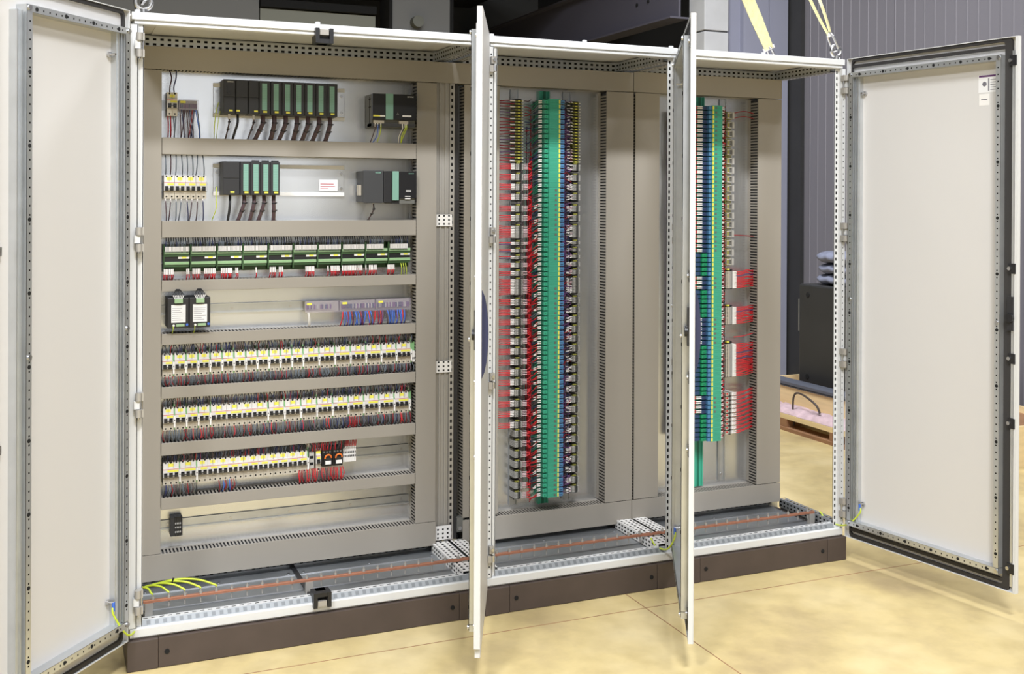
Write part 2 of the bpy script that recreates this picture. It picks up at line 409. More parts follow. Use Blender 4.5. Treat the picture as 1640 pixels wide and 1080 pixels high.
for bi, (x0, x1, lab, nd) in enumerate(SPEC):
    W = x1-x0
    t = thing('electrical_cabinet', lab, 'cabinet', (x0, 0, ZB), 'row of three joined electrical cabinets'); ENC.append(t)
    OFF = (-x0, 0, -ZB)   # parts are modelled in world metres
    def part(m, name, **k): return m.build(name, t, OFF, **k)
    part(post(x0, x0+.05, False, bi == 0), 'front_post'); part(post(x1-.05, x1, True), 'front_post')
    a, b = x0+.010, x1-.010
    m = MB()   # top rail: two ledges with a groove between
    m.prism([(YF, 2.050), (YF, 2.072), (YF+.006, ZT), (.06, ZT), (.06, 2.05), (YF+.01, 2.05)], 'x', a, b, 'paint')
    m.prism([(YF+.008, 2.046), (YF+.004, 2.043), (YF+.004, 2.037), (YF+.01, 2.0345), (.05, 2.0345), (.05, 2.0500), (YF+.008, 2.0500)], 'x', a+.008, b-.008, 'paint')
    part(m, 'top_rail')
    L = b-a-.09
    m = MB(); m.perf((a+.045, .052, 2.049), (1, 0, 0), (0, 1, 0), L, .03, [(.010, .016, holes(L, .05, .030))], 'paint', back=-.004)
    part(m, 'inner_top_ledge')
    m = MB()   # bottom rail
    m.prism([(YF, ZB+.006), (YF, .128), (YF+.004, .132), (.05, .132), (.05, ZB), (YF+.006, ZB)], 'x', a, b, 'paint')
    part(m, 'bottom_rail')
    m = MB()
    m.quad((a+.035, .022, .132), (b-.035, .022, .132), (b-.035, .034, .148), (a+.035, .034, .148), 'zinc_dull')
    m.perf((a+.035, .034, .148), (1, 0, 0), (0, 1, 0), b-a-.07, .024, [(.009, .015, holes(b-a-.07, .025, .013))], 'paint', back=.004)
    m.quad((a+.035, .058, .148), (b-.035, .058, .148), (b-.035, .058, .12), (a+.035, .058, .12), 'galv')
    nn = int((b-a-.1)/.025)
    for k in range(nn): m.quad((a+.05+k*.025, .0235, .1345), (a+.062+k*.025, .0235, .1345), (a+.062+k*.025, .0315, .1452), (a+.05+k*.025, .0315, .1452), 'zinc_dark')
    part(m, 'perforated_sill')
    # rear frame and perforated rear rails
    m = MB(); L = W-.1
    m.box(x0+.05, x1-.05, .452, .50, 2.022, 2.062, 'galv')
    m.perf((x0+.05, .450, 2.02), (1, 0, 0), (0, 0, 1), L, .042, [(.007, .015, holes(L, .025, .012)), (.025, .033, holes(L, .025, .012))], 'galv', back=.0015)
    part(m, 'rear_top_rail')
    m = MB(); m.box(x0+.05, x1-.05, .452, .50, .10, .16, 'galv')
    m.perf((x0+.05, .450, .118), (1, 0, 0), (0, 0, 1), L, .042, [(.007, .015, holes(L, .025, .012)), (.025, .033, holes(L, .025, .012))], 'floor_zinc', back=.0015)
    part(m, 'rear_bottom_rail')
    # side rails top (perforated) and roof
    for s, xx in ((0, x0+.012), (1, x1-.050)):
        m = MB(); L = .39
        m.box(xx+.002, xx+.036, .062, .45, 2.028, 2.060, 'galv')
        m.perf((xx+.0005, .45, 2.024), (0, -1, 0), (0, 0, 1), L, .038, [(.006, .013, holes(L, .025, .012)), (.023, .030, holes(L, .025, .012))], 'galv', back=.001)
        m.perf((xx, .06, 2.0235), (0, 1, 0), (1, 0, 0), L, .038, [(.006, .013, holes(L, .025, .012)), (.024, .031, holes(L, .025, .012))], 'galv', back=.003)
        part(m, 'side_top_rail')
    part(B(x0+.004, x1-.004, .055, YR, 2.066, ZT-.001, 'paint_inner'), 'roof_panel')
    part(B(x0+.10, x1-.12, .13, .43, 2.0625, 2.0655, 'paint'), 'roof_gland_plate')
    for xx in (x0+.028, x0+W*.5, x1-.028):
        part(MB().cyl((xx, .035, ZT), (xx, .035, ZT+.009), .009, 'paint', 10), 'roof_plug')
    # mounting plate
    part(B(x0+.05, x1-.05, .465, .468, .13, 2.02, 'plate_zinc'), 'mounting_plate')
    # rear posts
    for xx in ((x0+.004, x0+.04), (x1-.04, x1-.004)): part(B(xx[0], xx[1], .47, YR, ZB, ZT-.02, 'galv'), 'rear_post')
    # floor of the cabinet: gland plates with folded bright edges
    halves = ((x0+.06, x0+.592), (x0+.606, x1-.062)) if bi == 0 else ((x0+.05, x1-.075),)
    for h0, h1 in halves:
        for (y0, y1) in ((.062, .178), (.184, .338), (.344, .448)):
            m = B(h0, h1, y0, y1, .108, .122, 'floor_zinc'); m.box(h0, h1, y1-.003, y1, .122, .1265, 'steel')
            part(m, 'gland_plate')
        for xx in (h0+.02, (h0+h1)/2, h1-.02):
            for yy in (.10, .36): part(MB().cyl((xx, yy, .122), (xx, yy, .126), .005, 'steel', 8), 'plate_screw')
    if bi == 0: part(B(.592, .606, .062, .448, .108, .130, 'dark_black'), 'plate_divider')
    # perforated trays joining the cabinets on the right side
    tx0, tx1 = (x1-.07, x1-.006) if bi < 2 else (x1-.046, x1-.012)
    m = MB(); L = .36; Wt = tx1-tx0
    nrow = 3 if bi < 2 else 1
    rows = [(Wt*(k+.32)/nrow, Wt*(k+.72)/nrow, holes(L, .025, .013)) for k in range(nrow)]
    m.perf((tx0, .40, .158), (0, -1, 0), (1, 0, 0), L, Wt, rows, 'white' if bi < 2 else 'galv', back=.006)
    m.v = [(p[0], p[1], p[2]) for p in m.v]
    m.perf((tx0, .40, .122), (0, -1, 0), (0, 0, 1), L, .036, [(.007, .014, holes(L, .025, .012)), (.022, .029, holes(L, .025, .012))], 'white' if bi < 2 else 'galv', back=.004)
    m.box(tx0+.007, tx1, .04, .40, .11, .150, 'floor_zinc')
    part(m, 'perforated_tray')
    if bi < 2:
        m = MB(); L = .36; Wt2 = .056
        m.perf((x1+.006, .40, .158), (0, -1, 0), (1, 0, 0), L, Wt2, [(Wt2*(k+.3)/3, Wt2*(k+.7)/3, holes(L, .025, .013)) for k in range(3)], 'white', back=.006)
        m.box(x1+.006, x1+.062, .04, .40, .11, .150, 'floor_zinc')
        part(m, 'perforated_tray')
    # eye bolts
    if bi == 0 or bi == 2:
        for ex, ey in (((.046, .035), (.040, .47)) if bi == 0 else ((2.762, .035), (2.768, .47))):
            m = MB(); m.cyl((ex, ey, ZT), (ex, ey, ZT+.012), .013, 'steel', 14)
            ring = [(ex+.024*math.cos(g), ey, ZT+.035+.024*math.sin(g)) for g in [2*math.pi*k/20 for k in range(21)]]
            m.tube(ring, .0074, 'steel', 8)
            part(m, 'eye_bolt')
# latch catches of the double door
t = ENC[0]
for z0, sg in ((.118, 1), (2.058, -1)):
    m = MB(); z1 = z0+sg*.05
    m.box(.585, .598, -.006, .05, z0, z1, 'dark_black'); m.box(.632, .645, -.006, .05, z0, z1, 'dark_black')
    m.box(.598, .632, -.004, .05, z1, z1-sg*.014, 'dark_black'); m.box(.598, .632, .02, .05, z0, z1, 'dark_black')
    c = m.build('latch_catch', t, (0, 0, -ZB)); B(.600, .630, -.002, .016, z0+sg*.004, z0+sg*.022, 'hinge_grey').build('strike_plate', c)
# hinges on the posts (part of each cabinet); one grey pair of knuckles with a white leaf between
def hinge_mesh():
    m = MB()
    for z in (-.038, .014):
        m.box(-.009, .013, -.012, .01, z, z+.024, 'hinge_grey'); m.cyl((-.002, -.010, z), (-.002, -.010, z+.024), .0105, 'hinge_grey', 10)
    m.box(-.016, .001, -.013, .004, -.012, .013, 'paint'); m.cyl((.009, -.004, -.016), (.009, -.004, .016), .0025, 'steel', 6)
    m.cyl((-.002, -.010, -.043), (-.002, -.010, -.038), .004, 'steel', 8)
    return m.mesh('hinge')
HM = hinge_mesh()
HZ = (1.968, 1.358, .838, .219)
def hinge(enc, x, z, mir=False):
    o = D.objects.new('hinge', HM); C.objects.link(o); o.parent = enc
    o.location = (x-enc.location.x, 0.006, z-ZB); o.scale = (-1 if mir else 1, 1, 1)
for z in HZ:
    hinge(ENC[0], .034, z); hinge(ENC[0], 1.2-.018, z, True); hinge(ENC[1], 2.0-.018, z, True); hinge(ENC[2], 2.8-.016, z, True)
    # grey retaining clamps on the middle cabinet's left post
    m = MB(); m.box(1.214, 1.231, -.004, .012, z+.004, z+.030, 'hinge_grey'); m.cyl((1.224, -.004, z+.018), (1.224, -.010, z+.018), .006, 'steel', 10)
    m.box(1.206, 1.226, -.008, .012, z-.026, z-.002, 'hinge_grey'); m.cyl((1.226, -.004, z-.024), (1.226, -.004, z-.002), .008, 'steel', 10)
    m.build('post_clamp', ENC[1], (-1.2, 0, -ZB))

# ------------------------------------------------------------------ doors (parts of their cabinet); local: s along the door, t towards its inner side
def rrect(s0, s1, z0, z1, r, n=5):
    out = []
    for cx, cz, a0 in ((s1-r, z1-r, 0), (s0+r, z1-r, 90), (s0+r, z0+r, 180), (s1-r, z0+r, 270)):
        for k in range(n+1):
            g = math.radians(a0+90*k/n); out.append((cx+r*math.cos(g), cz+r*math.sin(g)))
    return out
def ring(m, P, Q, t0, t1, mm):
    """raised flat ring between outline P and inner outline Q"""
    n = len(P); i = len(m.v)
    for t in (t0, t1):
        m.v += [(p[0], t, p[1]) for p in P]; m.v += [(p[0], t, p[1]) for p in Q]
    for k in range(n):
        l = (k+1) % n
        m.face((i+2*n+k, i+2*n+l, i+3*n+l, i+3*n+k), mm); m.face((i+k, i+l, i+2*n+l, i+2*n+k), mm); m.face((i+n+k, i+n+l, i+3*n+l, i+3*n+k), mm)
def door(enc, hx, ang, right, W, z0=.099, z1=2.074, double_gasket=True, label=None, f0=None):
    sg = -1 if right else 1
    X = lambda m: [setattr(m, 'v', [(sg*p[0], p[1], p[2]) for p in m.v])]
    loc = (hx-enc.location.x, 0.0, -ZB); rot = (ang if right else -ang)
    H = z1-z0
    m = MB(); m.box(.0, W, -.017, -.015, z0, z1, 'paint_inner')
    m.box(0, .0025, -.016, 0, z0, z1, 'paint'); m.box(W-.0025, W, -.016, 0, z0, z1, 'paint')
    m.box(.0025, W-.0025, -.016, 0, z0, z0+.0025, 'paint'); m.box(.0025, W-.0025, -.016, 0, z1-.0025, z1, 'paint')
    m.box(W-.012, W-.0025, -.0022, -.0002, z0, z1, 'paint')
    X(m); d = m.build('door', enc, loc); d.rotation_euler = (0, 0, rot)
    if label: d['label'] = label
    f1 = W-.103 if not right else W-.055; f0 = .040; ge = .014 if not right else 0
    def sub(m, name):
        X(m); o = m.build(name, d); return o
    g = MB(); ring(g, rrect(.020, (W-.014) if not right else W-.027, z0+.005, z1-.003, .016), rrect(.026, (W-.028) if not right else W-.055, z0+.017, z1-.014, .012), -.015, -.004, 'gasket')
    sub(g, 'gasket')
    if double_gasket:
        for za in (z1-.040, z0+.029):
            g = MB(); g.box(.026, W-.055, -.015, -.004, za, za+.012, 'gasket'); sub(g, 'gasket_strip')
    # tubular frame with hole strips facing into the room
    def bar(vert, a, za, zb, hw=.022):
        m = MB()
        if vert:
            L = zb-za; big = [(.0065, .0155, [])]
            hs = []; k = 0; zz = .03
            m.box(a, a+hw, -.015, .0195, za, zb, 'galv')
            s_ = a
            rows = [(.008, .0135, holes(L, .025, .005, .0375)), ]
            m.perf((a+hw, .0215, za), (0, 0, 1), (-1, 0, 0), L, hw, rows, 'galv', back=-.0015)
            for kk in range(int(L/.2)+1):
                zc = za+.05+kk*.2
                if zc < zb-.01: m.cyl((a+hw/2, .0205, zc), (a+hw/2, .0222, zc), .0062, 'hole', 8)
        else:
            L = zb-za
            m.box(za, zb, -.015, .0195, a, a+hw, 'galv')
            m.perf((za, .0215, a+hw), (1, 0, 0), (0, 0, -1), L, hw, [(.008, .0135, holes(L, .025, .005))], 'galv', back=.0015)
            for kk in range(int(L/.12)+1):
                sc = za+.055+kk*.12
                if sc < zb-.01: m.cyl((sc, .0205, a+hw/2), (sc, .0222, a+hw/2), .0062, 'hole', 8)
        return m
    hw = .020
    fz0, fz1 = z0+.058, z1-.060
    for a in (.030, f1-hw): sub(bar(True, a, fz0+.022, fz1-.022, hw), 'frame_bar')
    # ribbed galvanised rails lying beside the hole strips
    for a, b in ((.050, .074), (f1-hw-.0 if False else f1, f1+.0001)):
        if b-a > .01:
            m = MB(); m.box(a, b, -.015, .004, fz0+.02, fz1-.02, 'galv'); m.box(a+.006, a+.010, .004, .012, fz0+.02, fz1-.02, 'galv'); m.box(b-.008, b-.004, .004, .010, fz0+.02, fz1-.02, 'galv'); sub(m, 'rib_rail')
    if not right:
        m = MB(); m.box(f1, f1+.026, -.015, .006, fz0+.02, fz1-.02, 'galv'); m.box(f1+.008, f1+.011, .006, .013, fz0+.02, fz1-.02, 'galv'); m.box(f1+.023, f1+.026, .006, .011, fz0+.02, fz1-.02, 'galv'); sub(m, 'rib_rail')
    for a in (fz0, fz1-.022): sub(bar(False, a+.0, .030, f1, .020), 'frame_bar')
    for cx, cz in ((.036, fz0+.011), (f1-.008, fz0+.011), (.036, fz1-.011), (f1-.008, fz1-.011), (.040, (fz0+fz1)/2), (f1-.010, (fz0+fz1)/2-.03)):
        sub(MB().cyl((cx, .021, cz), (cx, .026, cz), .007, 'steel', 10), 'frame_screw')
    # earthing studs
    for zz in (.252, 1.925):
        m = MB(); m.cyl((.088, -.015, zz), (.088, .012, zz), .004, 'steel', 8); m.cyl((.088, -.012, zz), (.088, -.005, zz), .009, 'steel', 6); sub(m, 'earth_stud')
    # lock rod with guides
    m = MB(); m.box(W-.026, W-.016, -.012, -.004, z0+.02, z1-.05, 'galv'); sub(m, 'lock_rod')
    for zz in ((z0+.085, .70, .93, 1.25, z1-.085) if right else ()):
        m = MB(); m.box(W-.034, W-.006, -.014, .002, zz-.018, zz+.018, 'dark_black'); m.cyl((W-.03, .002, zz), (W-.03, .006, zz), .007, 'steel', 8); sub(m, 'rod_guide')
    if not right:
        for zz in (1.345, .818):
            m = MB(); m.box(W-.040, W-.026, -.015, -.004, zz-.012, zz+.012, 'steel'); sub(m, 'rod_clip')
        return d
    m = MB(); m.box(W-.036, W-.012, -.014, .006, 1.03, 1.15, 'black'); m.cyl((W-.024, .004, 1.075), (W-.024, .014, 1.075), .016, 'dark_black', 12); sub(m, 'lock_case')
    # swing handle on the outer face
    m = MB(); n = 12
    prof = [(-.017, .94)] + [(-.017-.020*math.sin(math.pi*k/n)**.6, .94+.27*k/n) for k in range(1, n)] + [(-.017, 1.21)]
    m.prism(prof, 'x', W-.045, W-.018, 'navy_handle', True); sub(m, 'swing_handle')
    return d
dl = door(ENC[0], 0.004, math.radians(128.54), False, .585, double_gasket=False, label='left leaf, swung wide open, pale inside face showing')
d1 = door(ENC[0], 1.189, math.radians(66.77), True, .585, label='right leaf standing edge-on')
d2 = door(ENC[1], 1.985, math.radians(61.78), True, .795, label='leaf standing almost edge-on')
d3 = door(ENC[2], 2.790, math.radians(98.37), True, .787, label='leaf swung open, white inside face showing')
# overlap strip on the free edge of the left cabinet's right leaf
B(-.5851-.012, -.5851, -.0165, .002, .13, 2.02, 'paint').build('overlap_strip', d1)
# rating sticker and note on the right door
m = MB(); m.box(-.702, -.615, -.0150, -.0146, 1.885, 1.950, 'label_white'); m.box(-.70, -.617, -.0146, -.0144, 1.941, 1.948, 'violet')
m.box(-.66, -.655, -.0146, -.0144, 1.89, 1.936, 'ink'); m.cyl((-.640, -.0146, 1.916), (-.640, -.0144, 1.916), .009, 'ink', 14)
for k in range(5): m.box(-.696, -.664, -.0146, -.0144, 1.893+k*.009, 1.895+k*.009, 'ink')
m.build('type_label', d3)
m = MB(); m.box(-.66, -.618, -.0150, -.0146, 1.838, 1.880, 'white'); m.box(-.652, -.626, -.0146, -.0144, 1.858, 1.861, 'ink'); m.build('paper_note', d3)

# ------------------------------------------------------------------ slotted wiring ducts (cover proud of two slotted walls), on the mounting plates
YD, YP = 0.385, 0.465
def duct(vert, a0, a1, b0, b1, label, slots=(True, True), pitch=.0125, group='wiring ducts'):
    """vert: b runs along z and a is x; else a runs along x and b is z.   a0..a1 / b0..b1 in metres"""
    t = thing('wiring_duct', label, 'wiring duct', (a0, YP, b0), group)
    w_, h_ = a1-a0, b1-b0
    B(0, w_, -(YP-YD), -(YP-YD)+.0025, 0, h_, 'duct').build('cover', t, bevel=.0012)
    m = B(.001, w_-.001, -.002, 0, .001, h_-.001, 'duct'); m.build('base', t)
    B(.006, w_-.006, -.068, -.004, .006, h_-.006, 'wire_black').build('wire_fill', t)
    for k, on in enumerate(slots):
        m = MB(); e = .0015
        def slab(p0, p1, y0, y1):
            if vert:
                x = .001 if k == 0 else w_-.001-e
                m.box(x, x+e, y0, y1, p0, p1, 'duct')
            else:
                z = .001 if k == 0 else h_-.001-e
                m.box(p0, p1, y0, y1, z, z+e, 'duct')
        L = h_ if vert else w_
        slab(.001, L-.001, -.020, -.002); slab(.001, L-.001, -.0775, -.0735)
        if on:
            n = int(L/pitch)
            for q in range(n): slab(.001+q*pitch, .001+q*pitch+pitch*.52, -.0735, -.020)
        else: slab(.001, L-.001, -.0735, -.020)
        o = m.build('slotted_wall', t); 
        if on: o['kind'] = 'stuff'
    return t
duct(True, .056, .1315, .2435, 1.935, 'tall grey wiring duct at the left edge of the wide cabinet')
duct(True, 1.0595, 1.140, .2435, 1.935, 'tall grey wiring duct right of the controller rows')
duct(False, .056, 1.300, 1.9375, 2.0175, 'long grey wiring duct across the top of the wide cabinet', (True, False))
HD = [(1.641, 1.700), (1.349, 1.4075), (1.1605, 1.1995), (.9735, 1.0125), (.785, .826), (.586, .630), (.396, .437)]
NM = ['under the long controller rack', 'under the short controller rack', 'under the green terminal boards', 'under the two black converters', 'under the upper full breaker row', 'under the lower full breaker row', 'under the short breaker row']
for (a, b), n in zip(HD, NM): duct(False, .1330, 1.0580, a, b, 'grey horizontal wiring duct '+n)
duct(False, .056, 1.142, .150, .2420, 'deep grey wiring duct along the bottom of the wide cabinet', (False, True))
duct(True, 1.252, 1.400, .2435, 1.935, 'wide grey wiring duct at the left edge of the middle cabinet')
duct(False, 1.302, 1.9985, 1.9375, 2.0175, 'grey wiring duct across the top of the middle cabinet', (True, False))
duct(True, 1.8745, 2.001, .2360, 1.935, 'broad grey wiring duct at the right edge of the middle cabinet')
duct(True, 2.0095, 2.125, .2360, 1.935, 'broad grey wiring duct at the left edge of the right cabinet')
duct(False, 1.252, 2.000, .142, .2340, 'deep grey wiring duct along the bottom of the middle cabinet', (False, True))
duct(False, 2.001, 2.747, 1.9375, 2.0220, 'grey wiring duct across the top of the right cabinet', (True, False))
duct(True, 2.622, 2.7465, .2360, 1.935, 'broad grey wiring duct at the right edge of the right cabinet')
duct(False, 2.001, 2.748, .150, .2340, 'deep grey wiring duct along the bottom of the right cabinet', (False, True))

# galvanised corner upright and strip between the left and the middle cabinet
t = thing('frame_upright', 'ribbed galvanised upright with punched slots between left and middle cabinets', 'upright', (1.145, .40, .16))
m = MB()
for a, b, y in ((0, .012, .005), (.012, .018, 0), (.018, .034, .006), (.034, .040, 0), (.040, .052, .005)): m.box(a, b, y, .07, 0, 1.86, 'hinge_grey')
m.build('ribbed_profile', t)
m = MB(); m.perf((.052, 0, 0), (0, 0, 1), (1, 0, 0), 1.86, .020, [(.006, .014, holes(1.86, .025, .012))], 'hinge_grey', back=-.004); m.build('slotted_strip', t)
B(.073, .088, .004, .06, 0, 1.86, 'gasket').build('rubber_seal', t)
for z, h in ((.655, .045), (1.223, .045), (.005, .055)):
    m = MB(); m.perf((-.002, -.004, z), (0, 0, 1), (1, 0, 0), h, .064, [(.008, .015, holes(h, .016, .007)), (.028, .035, holes(h, .016, .007)), (.048, .055, holes(h, .016, .007))], 'white', back=-.002)
    m.build('joining_bracket', t)
m = MB(); m.box(.085, .110, -.012, .02, .03, .085, 'psu_grey'); m.cyl((.095, -.012, .045), (.095, -.018, .045), .008, 'steel', 10); m.build('corner_clamp', t)

# ------------------------------------------------------------------ mounting rails
def din(x0, x1, z, label, vert=False, z0=0, z1=0, m_='galv', wdt=.035, y=YP):
    if vert:
        t = thing('mounting_rail', label, 'rail', (x0, y, z0)); L = z1-z0
        m = MB(); m.box(-.0175, -.0125, -.0075, -.0065, 0, L, m_); m.box(.0125, .0175, -.0075, -.0065, 0, L, m_)
        m.box(-.0125, .0125, -.0015, -.0005, 0, L, m_); m.box(-.0135, -.0125, -.0075, 0, 0, L, m_); m.box(.0125, .0135, -.0075, 0, 0, L, m_)
        m.build('profile', t)
        for k in (.03, L-.03): MB().cyl((0, -.0015, k), (0, -.004, k), .005, 'steel', 8).build('screw', t)
    else:
        t = thing('mounting_rail', label, 'rail', (x0, y, z)); L = x1-x0; h = wdt/2
        m = MB(); m.box(0, L, -.0078, -.0062, -h, -h+.0055, m_); m.box(0, L, -.0078, -.0062, h-.0055, h, m_)
        m.box(0, L, -.0015, -.0005, -h+.005, h-.005, m_); m.box(0, L, -.0075, 0, -h+.004, -h+.005, m_); m.box(0, L, -.0075, 0, h-.005, h-.004, m_)
        m.build('profile', t)
        for k in (.03, L*.27, L*.5, L*.75, L-.03): MB().cyl((k, -.0015, 0), (k, -.004, 0), .005, 'steel', 8).build('screw', t)
    return t
din(.135, .21, 1.818, 'short galvanised rail behind the top left breaker')
din(.135, .295, 1.527, 'galvanised rail behind the row of four breakers')
din(.135, 1.056, 1.272, 'galvanised rail behind the green terminal boards')
din(.135, 1.056, 1.088, 'galvanised rail behind black converters and clear distribution blocks')
din(.135, 1.056, .899, 'galvanised rail behind the upper full breaker row')
din(.135, 1.056, .710, 'galvanised rail behind the lower full breaker row')
din(.135, 1.056, .518, 'galvanised rail behind the short breaker row')
din(.133, 1.056, .322, 'bare galvanised rail near the bottom holding one black terminal block', m_='galv')
def prail(z0, z1, label):
    t = thing('profile_rail', label, 'rail', (.315, YP, z0)); h = z1-z0
    m = MB(); m.box(0, .481, -.010, 0, 0, .014, 'white'); m.box(0, .481, -.010, 0, h-.014, h, 'white'); m.box(0, .481, -.006, 0, .014, h-.014, 'plate_zinc')
    m.build('profile', t, bevel=.001)
    for x in (.012, .469):
        for z in (.03, h-.03): MB().cyl((x, -.006, z), (x, -.010, z), .0055, 'steel', 10).build('screw', t)
    return t
prail(1.782, 1.905, 'long silver profile rail behind the ten-module controller rack')
pr = prail(1.497, 1.613, 'silver profile rail half empty behind the short controller rack')
m = B(.385, .455, -.0115, -.0105, .02, .062, 'label_white'); m.build('sticker', pr)
m = B(.390, .440, -.0118, -.0115, .044, .047, 'ink_red'); m.box(.390, .445, -.0118, -.0115, .036, .038, 'ink_red'); m.box(.390, .420, -.0118, -.0115, .027, .030, 'ink_red'); m.build('printed_lines', pr)

# ------------------------------------------------------------------ wires (single ones) and looms (too many to count)
def wire(pts, r, col, label, group, sleeve=None, parent=None, smo=6, name='wire'):
    o = MB().tube(curve(pts, smo), r, col, 6).build(name, parent)
    if not parent: tag(o, label, 'wire', group)
    if sleeve:
        a, b = sleeve; MB().cyl(a, b, r*1.35, 'sleeve', 6).build('end_sleeve', o)
    return o
def text(s, size, loc, parent, m_='white', rot=(math.pi/2, 0, 0)):
    c = D.curves.new('lettering', 'FONT'); c.body = s; c.size = size; c.extrude = .0001
    q = D.objects.new('lettering_curve', c); C.objects.link(q); bpy.context.view_layer.update()
    me = D.meshes.new_from_object(q.evaluated_get(bpy.context.evaluated_depsgraph_get())); D.objects.remove(q)
    me.materials.clear(); me.materials.append(MATS[m_])
    o = D.objects.new('lettering', me); C.objects.link(o); o.location = loc; o.rotation_euler = rot; o.parent = parent
    return o

# ---- row 1 and 2: controllers
YC = .360
def plc_blank(name, x0, x1, z0, z1, label, lett=None, fl=()):
    t = thing(name, label, 'controller module', (x0, YP, z0), 'controller rack modules'); W_, H_ = x1-x0, z1-z0; yf = YC-YP
    m = B(.0004, W_-.0004, yf+.004, -.012, 0, H_, 'charcoal'); m.build('body', t, bevel=.0015)
    m = MB(); m.box(.0015, W_-.0015, yf, yf+.004, .002, H_*.48, 'black'); m.box(.0015, W_-.0015, yf+.001, yf+.004, H_*.5, H_-.002, 'black'); m.build('front_cover', t, bevel=.0008)
    for a, b in fl: B(a, b, yf-.0006, yf, .008, .014, 'yellow').build('marker', t)
    if lett:
        text(lett, .0062, (.012, yf+.0004, H_-.011), t)
        m = MB(); m.box(.012, .016, yf-.001, yf+.001, H_*.62, H_*.80, 'dark_black'); m.cyl((.018, yf+.001, H_*.62), (.018, yf-.004, H_*.62), .006, 'dark_black', 10); m.build('mode_switch', t)
    return t
def plc_signal(x0, z0, z1, label, W_=.0413, tab=False):
    t = thing('signal_module', label, 'controller module', (x0, YP, z0), 'controller rack modules'); H_ = z1-z0; yf = YC-YP
    m = B(.0004, W_-.0004, yf+.004, -.012, 0, H_, 'charcoal')
    if tab: m.box(.008, .032, yf+.01, yf+.03, H_, H_+.006, 'black')
    m.build('body', t, bevel=.0015)
    m = MB(); m.box(.0015, .009, yf, yf+.004, .002, H_-.002, 'black'); m.box(.029, W_-.0015, yf, yf+.004, .002, H_-.002, 'black'); m.box(.009, .029, yf+.001, yf+.004, .002, H_-.002, 'black'); m.build('front_door', t)
    m = B(.010, .028, yf-.0004, yf+.0012, .016, H_-.010, 'teal')
    for k in range(1, 16): m.box(.010, .028, yf-.0007, yf-.0004, .016+k*(H_-.026)/16, .0168+k*(H_-.026)/16, 'teal_dark')
    m.build('label_window', t)
    B(.014, .028, yf-.0008, yf-.0002, .007, .0135, 'yellow').build('marker', t)
    return t
z0, z1 = 1.789, 1.911
SIE = 'SIEMENS'
plc_blank('power_module', .337, .379, z0, z1, 'blank black module at the left end of the long controller rack', SIE, ((.020, .032),))
plc_blank('processor_module', .380, .423, z0, z1, 'black module second from the left in the long controller rack', None, ((.002, .014),))
plc_blank('interface_module', .424, .461, z0, z1, 'black module third from left in the long controller rack, before green windows', None, ((.020, .033),))
for k in range(7): plc_signal(.462+k*.0408, z0, z1, 'black module with pale green window, %s of seven in the long rack' % ordw(k+1), .0408)
z0, z1 = 1.499, 1.620
plc_blank('interface_module', .336, .395, z0, z1, 'wide blank black module at the left end of the short controller rack', None, ((.026, .040),))
for k in range(4): plc_signal(.397+k*.035, z0, z1, 'black module with pale green window, %s of four in the short rack' % ordw(k+1), .035, k > 0)
# harnesses under the racks
def harness(x, zt, zb, dx, label, col='maroon', r=.0085, sleeves=False):
    t = thing('cable_harness', label, 'cable harness', (x, .40, zb), 'tied cable bundles under the controller racks'); h = zt-zb
    path = curve([(0, -.004, h+.004), (-.001, -.012, h*.72), (dx*.45, -.010, h*.40), (dx, .0, 0), (dx*1.1, .012, -.01)], 6)
    m = MB()
    for q in range(7 if r > .006 else 3):
        a = 2*math.pi*q/7; ox, oy = (0, 0) if q == 0 else (r*.68*math.cos(a), r*.68*math.sin(a))
        m.tube([(p.x+ox, p.y+oy, p.z) for p in path], r*.38, col if q % 3 else ('brown' if col == 'maroon' else col), 6)
    m.build('bundled_wires', t)
    for f_ in (.25, .5, .78):
        p = path[int(f_*len(path))]; q = path[int(f_*len(path))+1]
        m = MB(); m.cyl(p, p+(q-p).normalized()*.004, r*1.18, 'dark_black', 10); m.box(p.x+dx*.01+r*.9, p.x+r*1.5, p.y-.002, p.y+.002, p.z-.002, p.z+.002, 'dark_black'); m.build('cable_tie', t)
    if sleeves: MB().cyl(path[0], path[4], r*1.2, 'sleeve', 8).build('end_sleeve', t)
    return t
for k, dx in enumerate((-.026, -.012, -.022, -.012, -.020, -.022, -.015)): harness(.4815+k*.0408, 1.786, 1.702, dx, 'brown-violet tied bundle under the %s green-windowed module of the long rack' % ordw(k+1))
harness(.362, 1.786, 1.702, -.012, 'thin brown bundle with white sleeves under the leftmost black module', r=.004, sleeves=True)
harness(.448, 1.786, 1.702, -.020, 'thin brown bundle with white sleeves under the third black module', r=.004, sleeves=True)
for k, dx in enumerate((-.020, -.014, -.018, .0)): harness(.416+k*.035, 1.496, 1.410, dx, 'brown-violet tied bundle under the %s green-windowed module of the short rack' % ordw(k+1), r=.0072)
def cable(x, zt, zb, dx, label):
    tag(MB().tube(curve([(x, .395, zt), (x-.002, .385, zt-.03), (x+dx*.5, .388, zb+.03), (x+dx, .40, zb-.006)]), .0045, 'wire_black', 8).build('cable'), label, 'cable')
cable(.392, 1.788, 1.702, -.018, 'thick black cable under the second module of the long rack')
cable(.366, 1.498, 1.410, -.008, 'thick black cable under the short controller rack')
wire([(.327, .41, 1.83), (.318, .40, 1.80), (.312, .40, 1.75), (.313, .42, 1.70)], .0015, 'yellow_green', 'yellow-green earth wire down the left end of the long rack', None)
wire([(.332, .41, 1.80), (.326, .40, 1.77), (.322, .40, 1.74), (.321, .42, 1.70)], .0012, 'yellow_green', 'thin green earth wire beside the left end of the long rack', None)
